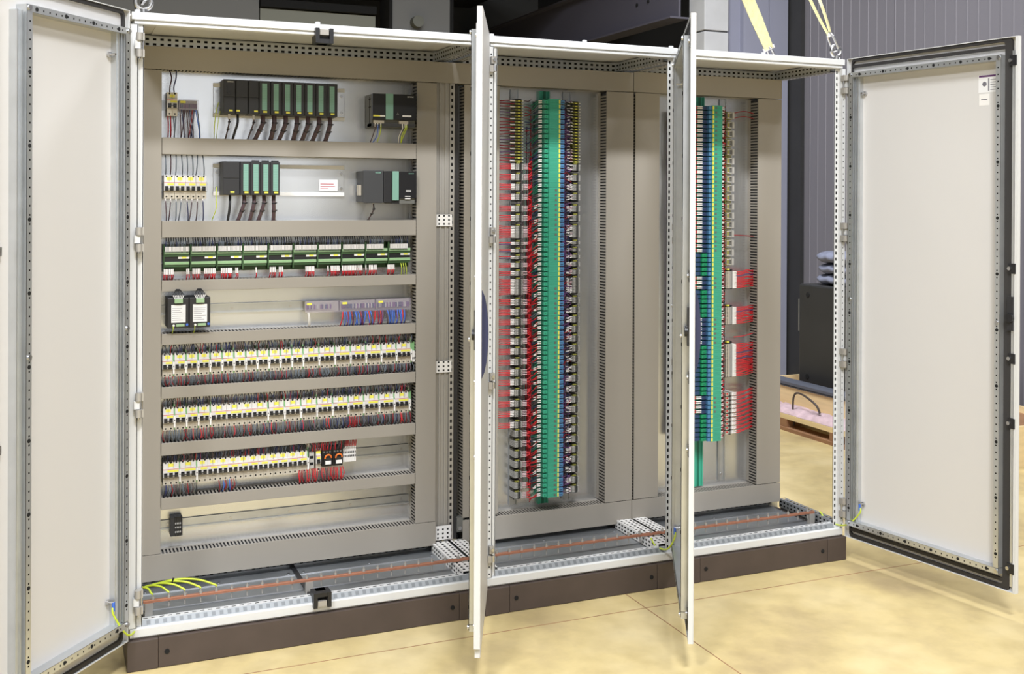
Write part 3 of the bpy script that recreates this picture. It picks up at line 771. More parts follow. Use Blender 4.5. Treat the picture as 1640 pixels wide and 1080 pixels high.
wire([(.322, .41, 1.53), (.318, .40, 1.50), (.318, .40, 1.45), (.306, .42, 1.408)], .0015, 'yellow_green', 'yellow-green earth wire down the left end of the short rack', None)
# power supplies
def vents(m, x, y0, y1, zs):
    for z in zs: m.box(x-.0006, x, y0, y1, z, z+.004, 'hole')
t = thing('power_supply', 'black and grey power supply with pale green stripe beside the long rack', 'power supply', (.879, YP, 1.752))
m = B(0, .170, -.088, -.008, .006, .130, 'psu_grey'); vents(m, 0, -.08, -.05, (.11, .08)); m.box(-.0004, 0, -.062, -.058, .02, .12, 'hole'); m.build('housing', t, bevel=.001)
B(0, .170, -.107, -.088, .034, .131, 'dark_black').build('front', t, bevel=.001)
B(.050, .079, -.1085, -.10, .034, .1315, 'teal').build('stripe', t)
m = B(.002, .028, -.1075, -.107, .044, .050, 'yellow'); m.box(.028, .048, -.1075, -.107, .044, .050, 'white'); m.box(.115, .150, -.1075, -.107, .046, .052, 'white'); m.build('marker', t)
text(SIE, .0066, (.134, -.1076, .120), t); 
m = MB(); m.prism([(.092, .054), (.102, .054), (.097, .062)], 'y', -.1075, -.107, 'psu_grey'); m.build('warning_triangle', t)
m = B(.006, .046, -.100, -.088, .020, .031, 'breaker_low'); m.box(.105, .140, -.100, -.088, .020, .031, 'breaker_low'); m.box(0, .17, -.095, -.03, .008, .02, 'charcoal'); m.build('terminal', t)
for k, (c_, x) in enumerate((('maroon', .012), ('blue', .022), ('yellow_green', .034), ('wire_white', .118), ('yellow_green', .128), ('yellow_green', .134))):
    wire([(.879+x, .368, 1.772), (.879+x, .366, 1.755), (.879+x+U(-.012, .004), .375, 1.725), (.879+x+U(-.015, .004), .40, 1.695)], .0017, c_, {'maroon': 'dark red wire under the striped power supply', 'blue': 'blue wire under the striped power supply', 'yellow_green': 'yellow-green wire under the striped power supply', 'wire_white': 'white wire under the striped power supply'}[c_], 'wires under the upper power supply', ((.879+x, .368, 1.772), (.879+x, .367, 1.758)))
t = thing('communication_module', 'dark charcoal module with one small pale lettering, right of short rack', 'controller module', (.845, YP, 1.470))
m = B(0, .11, -.095, -.008, .005, .122, 'charcoal'); m.build('body', t, bevel=.002)
B(.001, .078, -.104, -.095, .002, .124, 'charcoal').build('front_cover', t, bevel=.002); B(.079, .109, -.104, -.095, .004, .123, 'black').build('side_cover', t, bevel=.002)
m = B(.046, .066, -.1045, -.104, .114, .119, 'teal'); m.build('brand_strip', t); text(SIE, .0042, (.047, -.1046, .115), t, 'dark_black')
m = B(-.006, 0, -.07, -.03, .03, .07, 'breaker_low'); m.build('side_clip', t)
MB().cyl((.050, -.06, .002), (.050, -.062, -.012), .003, 'sleeve', 8).build('end_sleeve', t)
harness(.893, 1.465, 1.410, -.018, 'short brown tied cable under the charcoal module', r=.004)
t = thing('power_supply', 'narrow black power supply with blue-green stripe, right of charcoal module', 'power supply', (.956, YP, 1.470))
B(0, .095, -.096, -.008, .0, .122, 'black').build('housing', t, bevel=.001)
B(.001, .026, -.105, -.096, .012, .122, 'teal').build('stripe', t, bevel=.001)
m = B(.027, .095, -.104, -.096, .020, .121, 'dark_black'); m.build('front', t)
m = B(.054, .074, -.1044, -.104, .046, .051, 'white'); m.box(.050, .072, -.1044, -.104, .026, .029, 'white'); m.box(.050, .072, -.1044, -.104, .017, .020, 'white'); m.build('marker', t)
text(SIE, .0056, (.064, -.1046, .112), t, 'teal')
B(.03, .09, -.098, -.09, .0, .02, 'psu_grey').build('terminal', t)

# ------------------------------------------------------------------ circuit breakers
def breaker_proto(n, aux=True, dark=False):
    W_ = .018*n
    t = thing('circuit_breaker', '', 'circuit breaker', (0, 0, 0))
    m = MB(); g = .0004
    prof_up = [(-.052, .019), (-.052, .0415), (-.004, .0415), (-.004, .019)]
    m.box(g, W_-g, -.062, -.004, .019, .0415, 'breaker'); m.box(g, W_-g, -.068, -.004, -.0145, .019, 'breaker'); m.box(g, W_-g, -.064, -.004, -.0415, -.0145, 'breaker_low')
    for k in range(n):
        for z, y in ((-.034, -.064), (.0375, -.062)): m.cyl((.009+.018*k, y+.002, z), (.009+.018*k, y-.0004, z), .0032, 'hole', 8)
        m.box(.003+.018*k, .015+.018*k, -.0684, -.068, -.0125, .003, 'hole')
        if k: m.box(.018*k-.0003, .018*k+.0003, -.0683, -.004, -.0415, .0415, 'breaker_low')
    m.box(g, W_-g, -.0684, -.068, -.0145, -.0135, 'black')
    m.build('body', t)
    B(g, W_-g, -.0684, -.068, .0145, .0157, 'red').build('marking_line', t)
    m = MB(); c = W_/2; m.box(c-.0085, c+.0085, -.0623, -.062, .0235, .0345, 'yellow'); m.build('label', t)
    B(c-.006 if n < 3 else c-.012, W_-.002, -.0686, -.068, .0055, .0125, 'yellow').build('rating_label', t)
    for k in range(n): B(.0045+.018*k, .0135+.018*k, -.079, -.066, -.010, -.001, 'dark_black').build('toggle', t)
    if n > 1: B(.008, W_-.008, -.078, -.072, -.0065, -.0045, 'dark_black').build('toggle_link', t)
    if aux:
        m = MB(); m.box(W_, W_+.0052, -.060, -.004, .012, .050, 'aux_green'); m.box(W_, W_+.0052, -.072, -.004, -.030, .012, 'white'); m.box(W_+.001, W_+.0045, -.058, -.05, .050, .060, 'wire_white')
        m.box(W_+.001, W_+.0042, -.0725, -.072, -.006, -.002, 'hole'); m.box(W_+.0008, W_+.0044, -.0605, -.060, .036, .044, 'dark_black'); m.box(W_, W_+.0052, -.064, -.004, -.038, -.030, 'aux_green')
        m.build('auxiliary_contact', t)
    return t
PROTO = {}
def breaker(n, x, z, aux, label, group):
    k = (n, aux)
    if k not in PROTO:
        PROTO[k] = t = breaker_proto(n, aux); t.location = (x, YP, z); t['label'] = label; t['group'] = group
    else: t = dup(PROTO[k], (x, YP, z), label, group)
    return t
WX = {5: [], 6: [], 7: []}
breaker(2, .150, 1.818, False, 'lone two-pole breaker at the top left beside a clear terminal cover', 'circuit breakers')
for k in range(4): breaker(2, .1405+k*.0362, 1.527, False, 'two-pole breaker, %s of the four left of the short rack' % ordw(k+1), 'circuit breakers')
for k in range(12): breaker(2, .1365+k*.0414, .899, True, 'two-pole breaker, %s from the left in the upper full breaker row' % ordw(k+1), 'circuit breakers')
for k in range(7): breaker(3, .6330+k*.0592, .899, True, 'three-pole breaker, %s of seven in the upper full breaker row' % ordw(k+1), 'circuit breakers')
for k in range(4): breaker(2, .1400+k*.0407, .710, True, 'two-pole breaker, %s of four in the lower full breaker row' % ordw(k+1), 'circuit breakers')
x = .3030
for k, n in enumerate((3, 3, 2, 3)):
    breaker(n, x, .710, k == 3, '%s-pole breaker, %s in the joined block of the lower full breaker row' % ({2: 'two', 3: 'three'}[n], ordw(k+1)), 'circuit breakers'); x += .018*n
for k in range(9): breaker(3, .5070+k*.0592, .710, True, 'three-pole breaker, %s of nine right of the joined block' % ordw(k+1), 'circuit breakers')
for k in range(2): breaker(3, .1405+k*.0577, .518, True, 'three-pole breaker, %s in the short breaker row' % ('leftmost', 'second')[k], 'circuit breakers')
for k in range(11): breaker(2, .2560+k*.0355, .518, k == 10, 'two-pole breaker without gaps, %s of eleven in the short breaker row' % ordw(k+1), 'circuit breakers')
breaker(1, .6800, .518, False, 'single-pole breaker between small terminals and the orange relays', 'circuit breakers')
# end terminals at the right of the rows
def endterm(x, z, label, n=2):
    t = thing('end_terminal', label, 'terminal', (x, YP, z))
    m = MB()
    for k in range(n): m.box(k*.0062, k*.0062+.0056, -.060, -.004, .012, .046, 'aux_green'); m.box(k*.0062, k*.0062+.0056, -.066, -.004, -.030, .012, 'white')
    m.build('body', t)
    m = MB()
    for k in range(n): m.box(k*.0062+.0012, k*.0062+.0044, -.0665, -.066, -.020, -.012, 'hole')
    m.build('clamp_slot', t)
endterm(1.047, .893, 'green and white end terminals right of the upper full breaker row')
endterm(1.0400, .705, 'green and white end terminal right of the lower full breaker row', 1)
t = thing('small_terminal', 'small grey terminal pair between the breaker block and single-pole breaker', 'terminal', (.656, YP, .518))
m = B(0, .018, -.058, -.004, -.03, .03, 'term_grey'); m.build('body', t)
m = B(.002, .016, -.0586, -.058, .006, .016, 'hole'); m.box(.002, .016, -.0586, -.058, -.018, -.008, 'hole'); m.build('clamp_slot', t)
for k in range(2):
    t = thing('relay', 'black plug-in relay with orange lever, %s one' % ('left', 'right')[k], 'relay', (.703+k*.040, YP, .518))
    B(0, .038, -.060, -.004, -.028, .036, 'dark_black').build('socket', t, bevel=.001)
    B(.005, .033, -.078, -.060, -.018, .010, 'black').build('relay_block', t)
    m = MB(); m.tube(curve([(.007, -.080, .006), (.010, -.082, .016), (.019, -.083, .020), (.028, -.082, .016), (.031, -.080, .008)], 4), .003, 'orange', 6); m.build('release_lever', t)
    B(.009, .030, -.0790, -.078, -.016, -.003, 'white').build('label', t)
    m = MB()
    for q in range(3): m.cyl((.008+q*.011, -.060, .026), (.008+q*.011, -.0612, .026), .0035, 'psu_grey', 8)
    m.build('screw', t)
for k in range(8):
    src = None
    if k == 0:
        t0 = thing('terminal_block', 'slim white terminal, one of eight right of the orange relays', 'terminal', (.785, YP, .520), 'eight white terminals beside the relays')
        B(0, .0056, -.050, -.006, -.022, .030, 'white').build('body', t0)
        m = B(.001, .0046, -.0505, -.050, .010, .018, 'hole'); m.box(.001, .0046, -.0505, -.050, -.004, .004, 'hole'); m.build('clamp_slot', t0)
        B(.0008, .0048, -.0506, -.050, .020, .028, 'sleeve').build('marker', t0)
    else: dup(t0, (.785+k*.0062, YP, .520))
t = thing('black_terminal_block', 'small black terminal block alone on the bare bottom rail', 'terminal', (.168, YP, .322))
B(0, .014, -.046, -.006, -.032, .033, 'black').build('end_stop', t)
for k in range(4):
    m = B(.015+k*.0056, .020+k*.0056, -.042, -.006, -.034, .034, 'dark_black'); o = m.build('terminal', t)
    m = MB()
    for z in (-.022, -.006, .008): m.box(.016+k*.0056, .019+k*.0056, -.0426, -.042, z, z+.006, 'term_grey')
    m.build('clamp', o)
B(.0375, .041, -.046, -.006, -.032, .033, 'black').build('end_stop', t)
# clear distribution blocks
def clearblock(x0, x1, z0, z1, label, seed, full=True):
    t = thing('distribution_block', label, 'distribution block', (x0, YP, z0)); W_, H_ = x1-x0, z1-z0; rr = random.Random(seed)
    m = B(.003, W_-.003, -.035, -.004, .003, H_-.003, 'hinge_grey'); m.build('base', t)
    m = MB()
    n = int(W_/.0062)
    for k in range(n):
        if full or rr.random() < .5: m.box(.006+k*.006, .0105+k*.006, -.042, -.035, H_*.28, H_*.66, rr.choice(['violet', 'navy', 'conn_navy', 'violet', 'term_grey']))
    m.build('terminal_screws', t)['kind'] = 'stuff'
    B(.0, W_, -.056, -.0555, .0, H_, 'clear_cover').build('clear_lid', t); B(.0, W_, -.0555, -.01, H_-.0006, H_, 'clear_cover').build('clear_edge', t)
    B(.006, .024, -.0568, -.056, H_-.014, H_-.006, 'yellow').build('marker', t)
    return t
clearblock(.640, .772, 1.064, 1.107, 'clear covered block at the left, nearly empty, of the three joined blocks', 1, False)
clearblock(.773, .911, 1.062, 1.106, 'clear covered block in the middle of three, violet screws inside', 2)
clearblock(.912, 1.046, 1.062, 1.107, 'clear covered block at the right of three, next to the duct', 3)
clearblock(.190, .258, 1.796, 1.838, 'small clear covered block beside the lone top left breaker', 4)

# ------------------------------------------------------------------ two black converters
for k in range(2):
    t = thing('voltage_converter', 'black box with white type label and green plugs, %s of the pair' % ('left', 'right')[k], 'converter', (.151+k*.0725, YP, 1.033))
    B(.0, .071, -.105, -.008, .0, .106, 'black').build('housing', t, bevel=.002)
    lb = B(.012, .060, -.1055, -.105, .020, .082, 'label_white').build('type_label', t)
    m = MB()
    for q in range(7): m.box(.015, .057-U(0, .016), -.1058, -.1055, .028+q*.0068, .0292+q*.0068, 'ink')
    m.build('printed_lines', lb)
    B(.022, .050, -.115, -.100, .088, .103, 'light_green').build('upper_plug', t, bevel=.001)
    B(.028, .056, -.110, -.104, .006, .015, 'light_green').build('lower_plug', t, bevel=.001)
    MB().cyl((.065, -.105, .012), (.065, -.107, .012), .0045, 'blue', 10).build('blue_knob', t)
    MB().cyl((.020, -.105, .010), (.020, -.107, .010), .004, 'white', 10).build('white_knob', t)
    MB().tube(curve([(.018, -.106, .008), (.018, -.109, -.004), (.016, -.09, -.02)]), .0012, 'yellow_green', 5).build('earth_wire', t)
    for q in range(7):
        x_ = .024+q*.004; xx = .036+(x_-.036)*1.5
        wire([(.151+k*.0725+x_, YP-.108, 1.134), (.151+k*.0725+xx, YP-.104, 1.146), (.151+k*.0725+.036+(x_-.036)*.6, YP-.085, 1.166), (.151+k*.0725+.036, .40, 1.166)], .0013, 'wire_black', 'dark wire with white end sleeve on top of the %s black converter' % ('left', 'right')[k], 'wires on the %s converter' % ('left', 'right')[k], ((.151+k*.0725+x_, YP-.108, 1.135), (.151+k*.0725+xx, YP-.104, 1.148)))

# ------------------------------------------------------------------ ten green terminal boards
bw = .0905
for k in range(10):
    z = 1.226
    lab = 'green terminal board under white wire sleeves, %s of ten from the left' % ordw(k+1)
    if k == 0:
        t = BT = thing('terminal_board', lab, 'terminal board', (.1405, YP, z), 'row of ten green terminal boards')
        m = B(0, bw-.003, -.030, -.008, 0, .098, 'board_green'); m.box(0, .004, -.056, -.03, .006, .098, 'board_green'); m.build('carrier', t)
        B(.004, bw-.003, -.052, -.03, .036, .064, 'dark_black').build('middle_strip', t)
        for zz in (.064, .027):
            m = B(.004, bw-.004, -.060, -.03, zz, zz+.010, 'light_green'); m.box(.004, bw-.004, -.056, -.03, zz-.009, zz, 'board_green')
            for q in range(20): m.box(.0062+q*.0041, .0082+q*.0041, -.0605, -.060, zz+.003, zz+.007, 'aux_green')
            m.build('terminal_strip', t)
        m = B(.050, bw-.003, -.0535, -.052, .047, .058, 'white'); m.build('label', t); B(.062, .078, -.054, -.0535, .048, .057, 'yellow').build('marker', t)
    else: dup(BT, (.1405+k*bw, YP, z), lab)
# sleeves and dark wires over the boards: hundreds alike
m = MB(); ms = MB()
for k in range(10):
    n = 20 if k < 8 else (16 if k == 8 else 17)
    for q in range(n):
        x = .1475+k*bw+q*.0041
        ms.box(x-.00135, x+.00135, .400, .4035, 1.299, 1.317, 'sleeve'); ms.box(x-.0011, x+.0011, .4012, .4040, 1.2945, 1.299, 'wire_black')
        m.tube(curve([(x, .4015, 1.316), (x+(1 if q % 2 == 0 else -1)*.0004, .398, 1.328), (x+(1 if q % 2 == 0 else -1)*.0016, .405, 1.342), (x+(1 if q % 2 == 0 else -1)*.0019, .42, 1.353)], 3), .0014, random.choice(['wire_grey', 'wire_black', 'navy', 'wire_black', 'wire_grey', 'charcoal']), 5)
tag(m.build('wire_loom'), 'dense row of dark wires above the ten green terminal boards', 'wires', kind='stuff')
tag(ms.build('wire_sleeves'), 'row of white wire sleeves along the tops of the green boards', 'wire sleeves', kind='stuff')
# red wires with white sleeves under the boards
pxs = {0: (.142, 8, .006), 1: (.222, 2, .004)}
RUNS = [(.143, 6), (.219, 2), (.240, 5), (.280, 7), (.338, 7), (.362, 2), (.388, 2), (.4595, 1), (.510, 4), (.543, 3), (.640, 6), (.722, 1), (.734, 6), (.776, 6), (.808, 5), (.838, 3), (.866, 1), (.880, 3), (.900, 2), (.952, 5)]
for xx, n in RUNS:
    bd = min(10, max(1, int((xx-.1405)/bw)+1))
    for q in range(n):
        x = xx+q*.0058
        wire([(x, .4012, 1.236), (x+U(-.001, .001), .398, 1.222), (x+U(-.002, .003), .398, 1.208), (x+U(-.004, .004), .42, 1.192)], .0019, random.choice(['red', 'red', 'red_dark']), 'red wire with white sleeve hanging under the %s green board' % ordw(bd), 'red wires under the %s board' % ordw(bd), ((x, .4005, 1.238), (x, .397, 1.219)))
for q in range(3):
    x = 1.003+q*.009; wire([(x, .402, 1.242), (x+.002, .396, 1.222), (x+.004+q*.002, .41, 1.195)], .0016, 'yellow_green', 'yellow-green wire at the right end under the green boards', 'earth wires under the tenth board')
# wires around the top breakers
def bundle(xs, zt, zb, y, cols, label, group, sp=.003, r=.0017, slv=False):
    for x in xs:
        c_ = random.choice(cols); a = U(-sp, sp)
        wire([(x, y, zt), (x+a*.4, y-.010, zt-(zt-zb)*.3), (x+a, y-.008, zt-(zt-zb)*.7), (x+a*1.4, y+.012, zb)], r, c_, label, group, ((x, y, zt), (x+a*.2, y-.006, zt-(zt-zb)*.18)) if slv else None)
wire([(.160, .408, 1.858), (.160, .398, 1.88), (.165, .398, 1.91), (.158, .415, 1.945)], .0022, 'maroon', 'dark red wire above the lone top left breaker', None)
wire([(.175, .408, 1.858), (.173, .398, 1.88), (.180, .398, 1.91), (.183, .415, 1.945)], .0022, 'navy', 'dark blue wire above the lone top left breaker', None)
bundle([.154, .162], 1.778, 1.692, .405, ['red_dark'], 'dark red wire below the lone top left breaker', 'red wires below the lone breaker', .004, .0022)
bundle([.172, .180], 1.778, 1.692, .405, ['wire_grey'], 'grey wire below the lone top left breaker', 'grey wires below the lone breaker', .006, .0022)
bundle([.194+k*.0054 for k in range(12)], 1.800, 1.692, .405, ['navy', 'red_dark', 'blue', 'wire_grey', 'maroon'], 'coloured wire hanging below the small clear covered block', 'wires below the small clear block', .012, .0018)
bundle([.1455+k*.0181 for k in range(8)], 1.6405, 1.566, .405, ['wire_grey', 'maroon', 'navy', 'wire_grey'], 'coloured wire entering the top of the four-breaker group', 'wires above the four breakers', .006, .0019)
bundle([.1455+k*.0181 for k in range(8)], 1.488, 1.402, .405, ['wire_grey', 'maroon', 'navy', 'wire_grey'], 'coloured wire leaving the bottom of the four-breaker group', 'wires below the four breakers', .008, .0019, True)
# wires below the clear distribution blocks
bundle([.779+k*.0066 for k in range(38)], 1.064, 1.004, .402, ['blue', 'blue', 'red', 'navy', 'blue', 'maroon', 'violet', 'red_dark'], 'coloured wire fanning down from the clear distribution blocks', 'wires below the clear blocks', .009, .0022)
bundle([.648, .652], 1.066, 1.004, .402, ['wire_white'], 'white wire below the left clear distribution block', 'white wires below the left clear block', .003, .0018)
# crowded wires above and below the breaker rows: hundreds alike
def loom(xs, za, zb, cols, label, y=.402, r=.0016, sp=.005):
    m = MB()
    for x in xs:
        a, b = U(-sp, sp), U(-sp, sp)
        m.tube(curve([(x, y, za), (x+a, y-.008, za+(zb-za)*.4), (x+b, y-.004, za+(zb-za)*.75), (x+b*1.5, y+.018, zb)], 3), r, random.choice(cols), 5)
    tag(m.build('wire_loom'), label, 'wires', kind='stuff')
DK = ['wire_black', 'navy', 'wire_grey', 'brown', 'maroon', 'red_dark', 'wire_black', 'navy', 'brown']
BT_ = ['wire_grey', 'wire_black', 'wire_grey', 'red_dark', 'wire_grey', 'charcoal', 'red_dark', 'maroon', 'navy', 'psu_grey', 'wire_grey']
def xsr(a, b, p): return [a+(b-a)*i/int((b-a)/p)+U(-.001, .001) for i in range(int((b-a)/p)+1)]
loom(xsr(.139, 1.05, .0064), .938, .982, DK, 'crowded dark wires entering the upper full breaker row from above')
loom(xsr(.139, 1.05, .0050), .860, .818, BT_, 'crowded grey and red wires below the upper full breaker row')
loom(xsr(.141, 1.04, .0064), .750, .794, DK, 'crowded dark wires entering the lower full breaker row from above')
loom(xsr(.141, 1.04, .0050), .671, .622, BT_+['red', 'navy'], 'crowded red and grey wires below the lower full breaker row')
loom(xsr(.141, .645, .0042), .558, .600, DK+['wire_black']*4, 'crowded black wires entering the short breaker row from above')
loom(xsr(.656, .782, .0048), .552, .600, ['wire_black', 'red_dark', 'maroon', 'red'], 'dark and red wires above the orange relays')
loom(xsr(.143, .255, .0052), .479, .430, BT_, 'red and grey wires below the left end of the short row')
loom(xsr(.330, .390, .0070), .479, .430, ['red_dark', 'blue', 'wire_grey'], 'few wires below the middle of the short row')
loom(xsr(.615, .780, .0058), .487, .430, ['red', 'red_dark', 'red', 'maroon'], 'red wires below the orange relays')
for k in range(8):
    x = .7878+k*.0062
    wire([(x, .413, 1.0*.552), (x, .406, .566), (x+U(-.002, .002), .410, .582), (x, .425, .598)], .0019, 'red', 'red wire with white sleeve above the eight slim white terminals', 'red wires above the white terminals', ((x, .412, .552), (x, .407, .566)))

# ------------------------------------------------------------------ middle and right cabinets: tall stacks of slim green isolating modules
def green_rail(x, z0, z1, label, w_=.045):
    t = thing('green_rail', label, 'rail', (x, YP, z0)); L = z1-z0
    m = MB(); m.box(-w_/2, w_/2, -.014, 0, 0, L, 'mod_green'); m.box(-w_/2, -w_/2+.006, -.020, -.014, 0, L, 'mod_green'); m.box(w_/2-.006, w_/2, -.020, -.014, 0, L, 'mod_green')
    m.build('profile', t, bevel=.001)
    B(-.006, .006, -.0148, -.014, 0, L, 'mod_green_dark').build('contact_groove', t)
green_rail(1.622, .245, 1.930, 'bright green rail behind the green stack of the middle cabinet')
green_rail(2.362, .240, 1.935, 'bright green rail behind the green stack of the right cabinet')
din(1.494, 0, 0, 'upright galvanised rail behind left terminals of the middle cabinet', True, .25, 1.932)
din(1.728, 0, 0, 'upright galvanised rail behind right terminals of the middle cabinet', True, .25, 1.932)
din(2.488, 0, 0, 'upright galvanised rail behind terminals of the right cabinet', True, .25, 1.932)
PM = .0197
def module_proto(kind):
    """origin: left edge of the module, on the plate, lower face"""
    t = thing('isolating_module', '', 'isolating module', (0, 0, 0)); h = PM-.0007; g = .0
    m = MB()
    if kind == 'mid':
        m.box(.0, .087, -.075, -.014, g, h, 'mod_green_dark'); m.box(.018, .0668, -.116, -.075, g, h, 'mod_green')
        for q in range(4): m.box(.019, .060, -.1163, -.116, .004+q*.0035, .0046+q*.0035, 'mod_green_dark')
        m.build('body', t)
        c = B(.003, .018, -.104, -.075, g+.001, h-.0045, 'mod_green'); c.box(.003, .018, -.098, -.075, h-.0045, h, 'mod_green_dark'); c.box(.007, .013, -.1045, -.104, .004, .010, 'conn_green'); c.build('left_plug', t)
        B(.0598, .0664, -.1166, -.114, .0015, h-.0025, 'yellow').build('label', t)
        c = B(.0670, .086, -.114, -.075, g+.0008, h-.004, 'conn_blue'); c.box(.071, .083, -.1145, -.114, .005, .008, 'conn_navy'); c.build('right_plug', t)
    else:
        m.box(.0, .115, -.075, -.014, g, h, 'mod_green_dark'); m.box(.066, .115, -.116, -.075, g, h, 'mod_green')
        for q in range(4): m.box(.078, .112, -.1163, -.116, .004+q*.0035, .0046+q*.0035, 'mod_green_dark')
        m.build('body', t)
        if kind == 'green':
            c = B(.028, .052, -.098, -.075, g+.001, h-.004, 'conn_green'); c.box(.036, .044, -.0985, -.098, .003, .010, 'mod_green_dark'); c.build('green_plug', t)
            c = B(.002, .028, -.085, -.060, g+.001, h-.003, 'conn_navy'); c.build('left_plug', t)
        else:
            c = B(.026, .052, -.096, -.075, g+.001, h-.004, 'conn_navy'); c.box(.034, .046, -.0965, -.096, .003, .010, 'navy'); c.build('navy_plug', t)
        c = B(.052, .066, -.110, -.075, g+.0008, h-.003, 'conn_blue'); c.build('blue_plug', t)
        B(.066, .0735, -.1166, -.114, .0015, h-.0025, 'yellow').build('label', t)
    return t
def button(t, x):
    B(x, x+.009, -.1172, -.116, .005, .013, 'psu_grey').build('indicator', t)
N2, N3 = 81, 73
PM_ = {}
for k in range(N2):
    z = 1.8905-(k+1)*PM; ind = k > 17 and k not in (28, 33, 34, 35) and not (33 < k < 38)
    lab = 'slim green module with blue plug, %s from the top of the middle stack' % ordw(k+1)
    key = ('mid', ind)
    if key not in PM_:
        t = PM_[key] = module_proto('mid')
        if ind: button(t, .044)
        t.location = (1.581, YP, z); t['label'] = lab; t['group'] = 'middle stack of green modules'
    else: dup(PM_[key], (1.581, YP, z), lab, 'middle stack of green modules')
def k3kind(k):
    z = 1.893-(k+.5)*PM
    # green plugs in four runs, navy plugs elsewhere
    return 'green' if (1.272 > z > 1.172 or 1.098 > z > .985 or .875 > z > .655 or z < .574) else 'navy'
for k in range(N3):
    z = 1.893-(k+1)*PM; kd = k3kind(k)
    lab = 'slim teal module with %s plug, %s from the top of the right stack' % (kd, ordw(k+1))
    if kd not in PM_:
        t = PM_[kd] = module_proto(kd); t.location = (2.298, YP, z); t['label'] = lab; t['group'] = 'right stack of green modules'
        if kd == 'navy': button(t, .079)
    else: dup(PM_[kd], (2.298, YP, z), lab, 'right stack of green modules')

# terminal groups on both upright rails of the middle cabinet
GZ = [1.619, 1.577, 1.538, 1.498, 1.451, 1.413, 1.358, 1.312, 1.283, 1.256, 1.225, 1.192, 1.138, 1.077, 1.037, .998, .959, .920, .880, .838, .796, .757, .715, .671, .631, .586, .550, .509, .467, .427, .386, .342, .303]
GN = [4, 4, 4, 4, 4, 4, 8, 2, 2, 2, 3, 3, 10] + [4]*20
def tgroup_proto(n, x_w=.033):
    t = thing('terminal_group', '', 'terminal', (0, 0, 0)); h = n*.0062
    B(.002, x_w-.002, -.050, -.007, -h/2-.0065, h/2+.0065, 'dark_black').build('end_stop', t)
    m = MB()
    for q in range(n):
        a = -h/2+q*.0062
        m.box(.001, .013, -.066, -.007, a, a+.0048, 'term_grey'); m.box(.017, .0205, -.062, -.007, a, a+.0048, 'psu_grey'); m.box(.028, x_w-.001, -.066, -.007, a, a+.0048, 'term_grey')
        m.box(.013, .028, -.056, -.05, a, a+.0048, 'black'); m.box(.004, .007, -.0664, -.066, a+.001, a+.0038, 'charcoal')
    m.build('terminals', t)
    B(.006, .022, -.060, -.050, h/2+.0005, h/2+.0052, 'olive').build('marker', t)
    return t
TG = {}
def tgroup(n, x, z, label, group):
    if n not in TG:
        t = TG[n] = tgroup_proto(n); t.location = (x, YP, z); t['label'] = label; t['group'] = group
    else: dup(TG[n], (x, YP, z), label, group)
for k, (z, n) in enumerate(zip(GZ, GN)):
    for x, nm in ((1.476, 'left'), (1.729, 'right')):
        tgroup(n, x, z, '%s grey terminals in the %s column of the middle cabinet, %s group down' % ({2: 'two', 3: 'three', 4: 'four', 8: 'eight', 10: 'ten'}[n], nm, ordw(k+1)), nm+' terminal column of the middle cabinet')
for k in range(21):
    z = 1.884-k*.0120
    for x, nm in ((1.476, 'left'), (1.729, 'right')):
        lab = 'slim olive topped terminal, %s from the top of the %s column in the middle cabinet' % (ordw(k+1), nm)
        if 'thin' not in TG:
            t = TG['thin'] = thing('slim_terminal', lab, 'terminal', (x, YP, z), 'slim terminals')
            m = B(0, .031, -.060, -.007, -.0052, .0005, 'olive'); m.box(.004, .010, -.0605, -.060, -.004, -.001, 'hole'); m.box(.018, .024, -.0605, -.060, -.004, -.001, 'hole'); m.build('body', t)
            B(.002, .029, -.052, -.007, .0005, .0062, 'dark_black').build('spacer', t); B(.010, .020, -.0608, -.060, -.0045, -.001, 'yellow').build('marker', t); B(.029, .033, -.064, -.03, -.004, -.001, 'white').build('edge', t)
        else: dup(TG['thin'], (x, YP, z), lab)
# wires into the left terminals from the left duct
for k, (z, n) in enumerate(zip(GZ, GN)):
    h = n*.0062; nw = n if n <= 4 else n
    if k > 25: continue
    for q in range(nw):
        zz = z-h/2+(q+.5)*.0062
        wire([(1.393, .425, z+(zz-z)*1.3+U(-.004, .004)), (1.415, .408, z+(zz-z)*1.1), (1.436, .401, zz), (1.468, .403, zz)], .0018, 'red' if n > 2 or q else 'violet', 'red wire from the duct into the %s terminal group down in the left column' % ordw(k+1), 'red wires to left terminal group %s' % ordw(k+1), ((1.456, .4015, zz), (1.473, .4035, zz)))
for k in range(21):
    z = 1.882-k*.0120
    wire([(1.393, .425, z+U(-.004, .004)), (1.415, .410, z+U(-.003, .003)), (1.440, .404, z), (1.472, .407, z)], .0021, random.choice(['red_dark', 'maroon', 'red_dark', 'violet']), 'dark red wire to a slim terminal at the top of the left column', 'dark red wires to slim terminals', ((1.452, .405, z), (1.474, .4065, z)) if k % 2 == 0 else None)
    
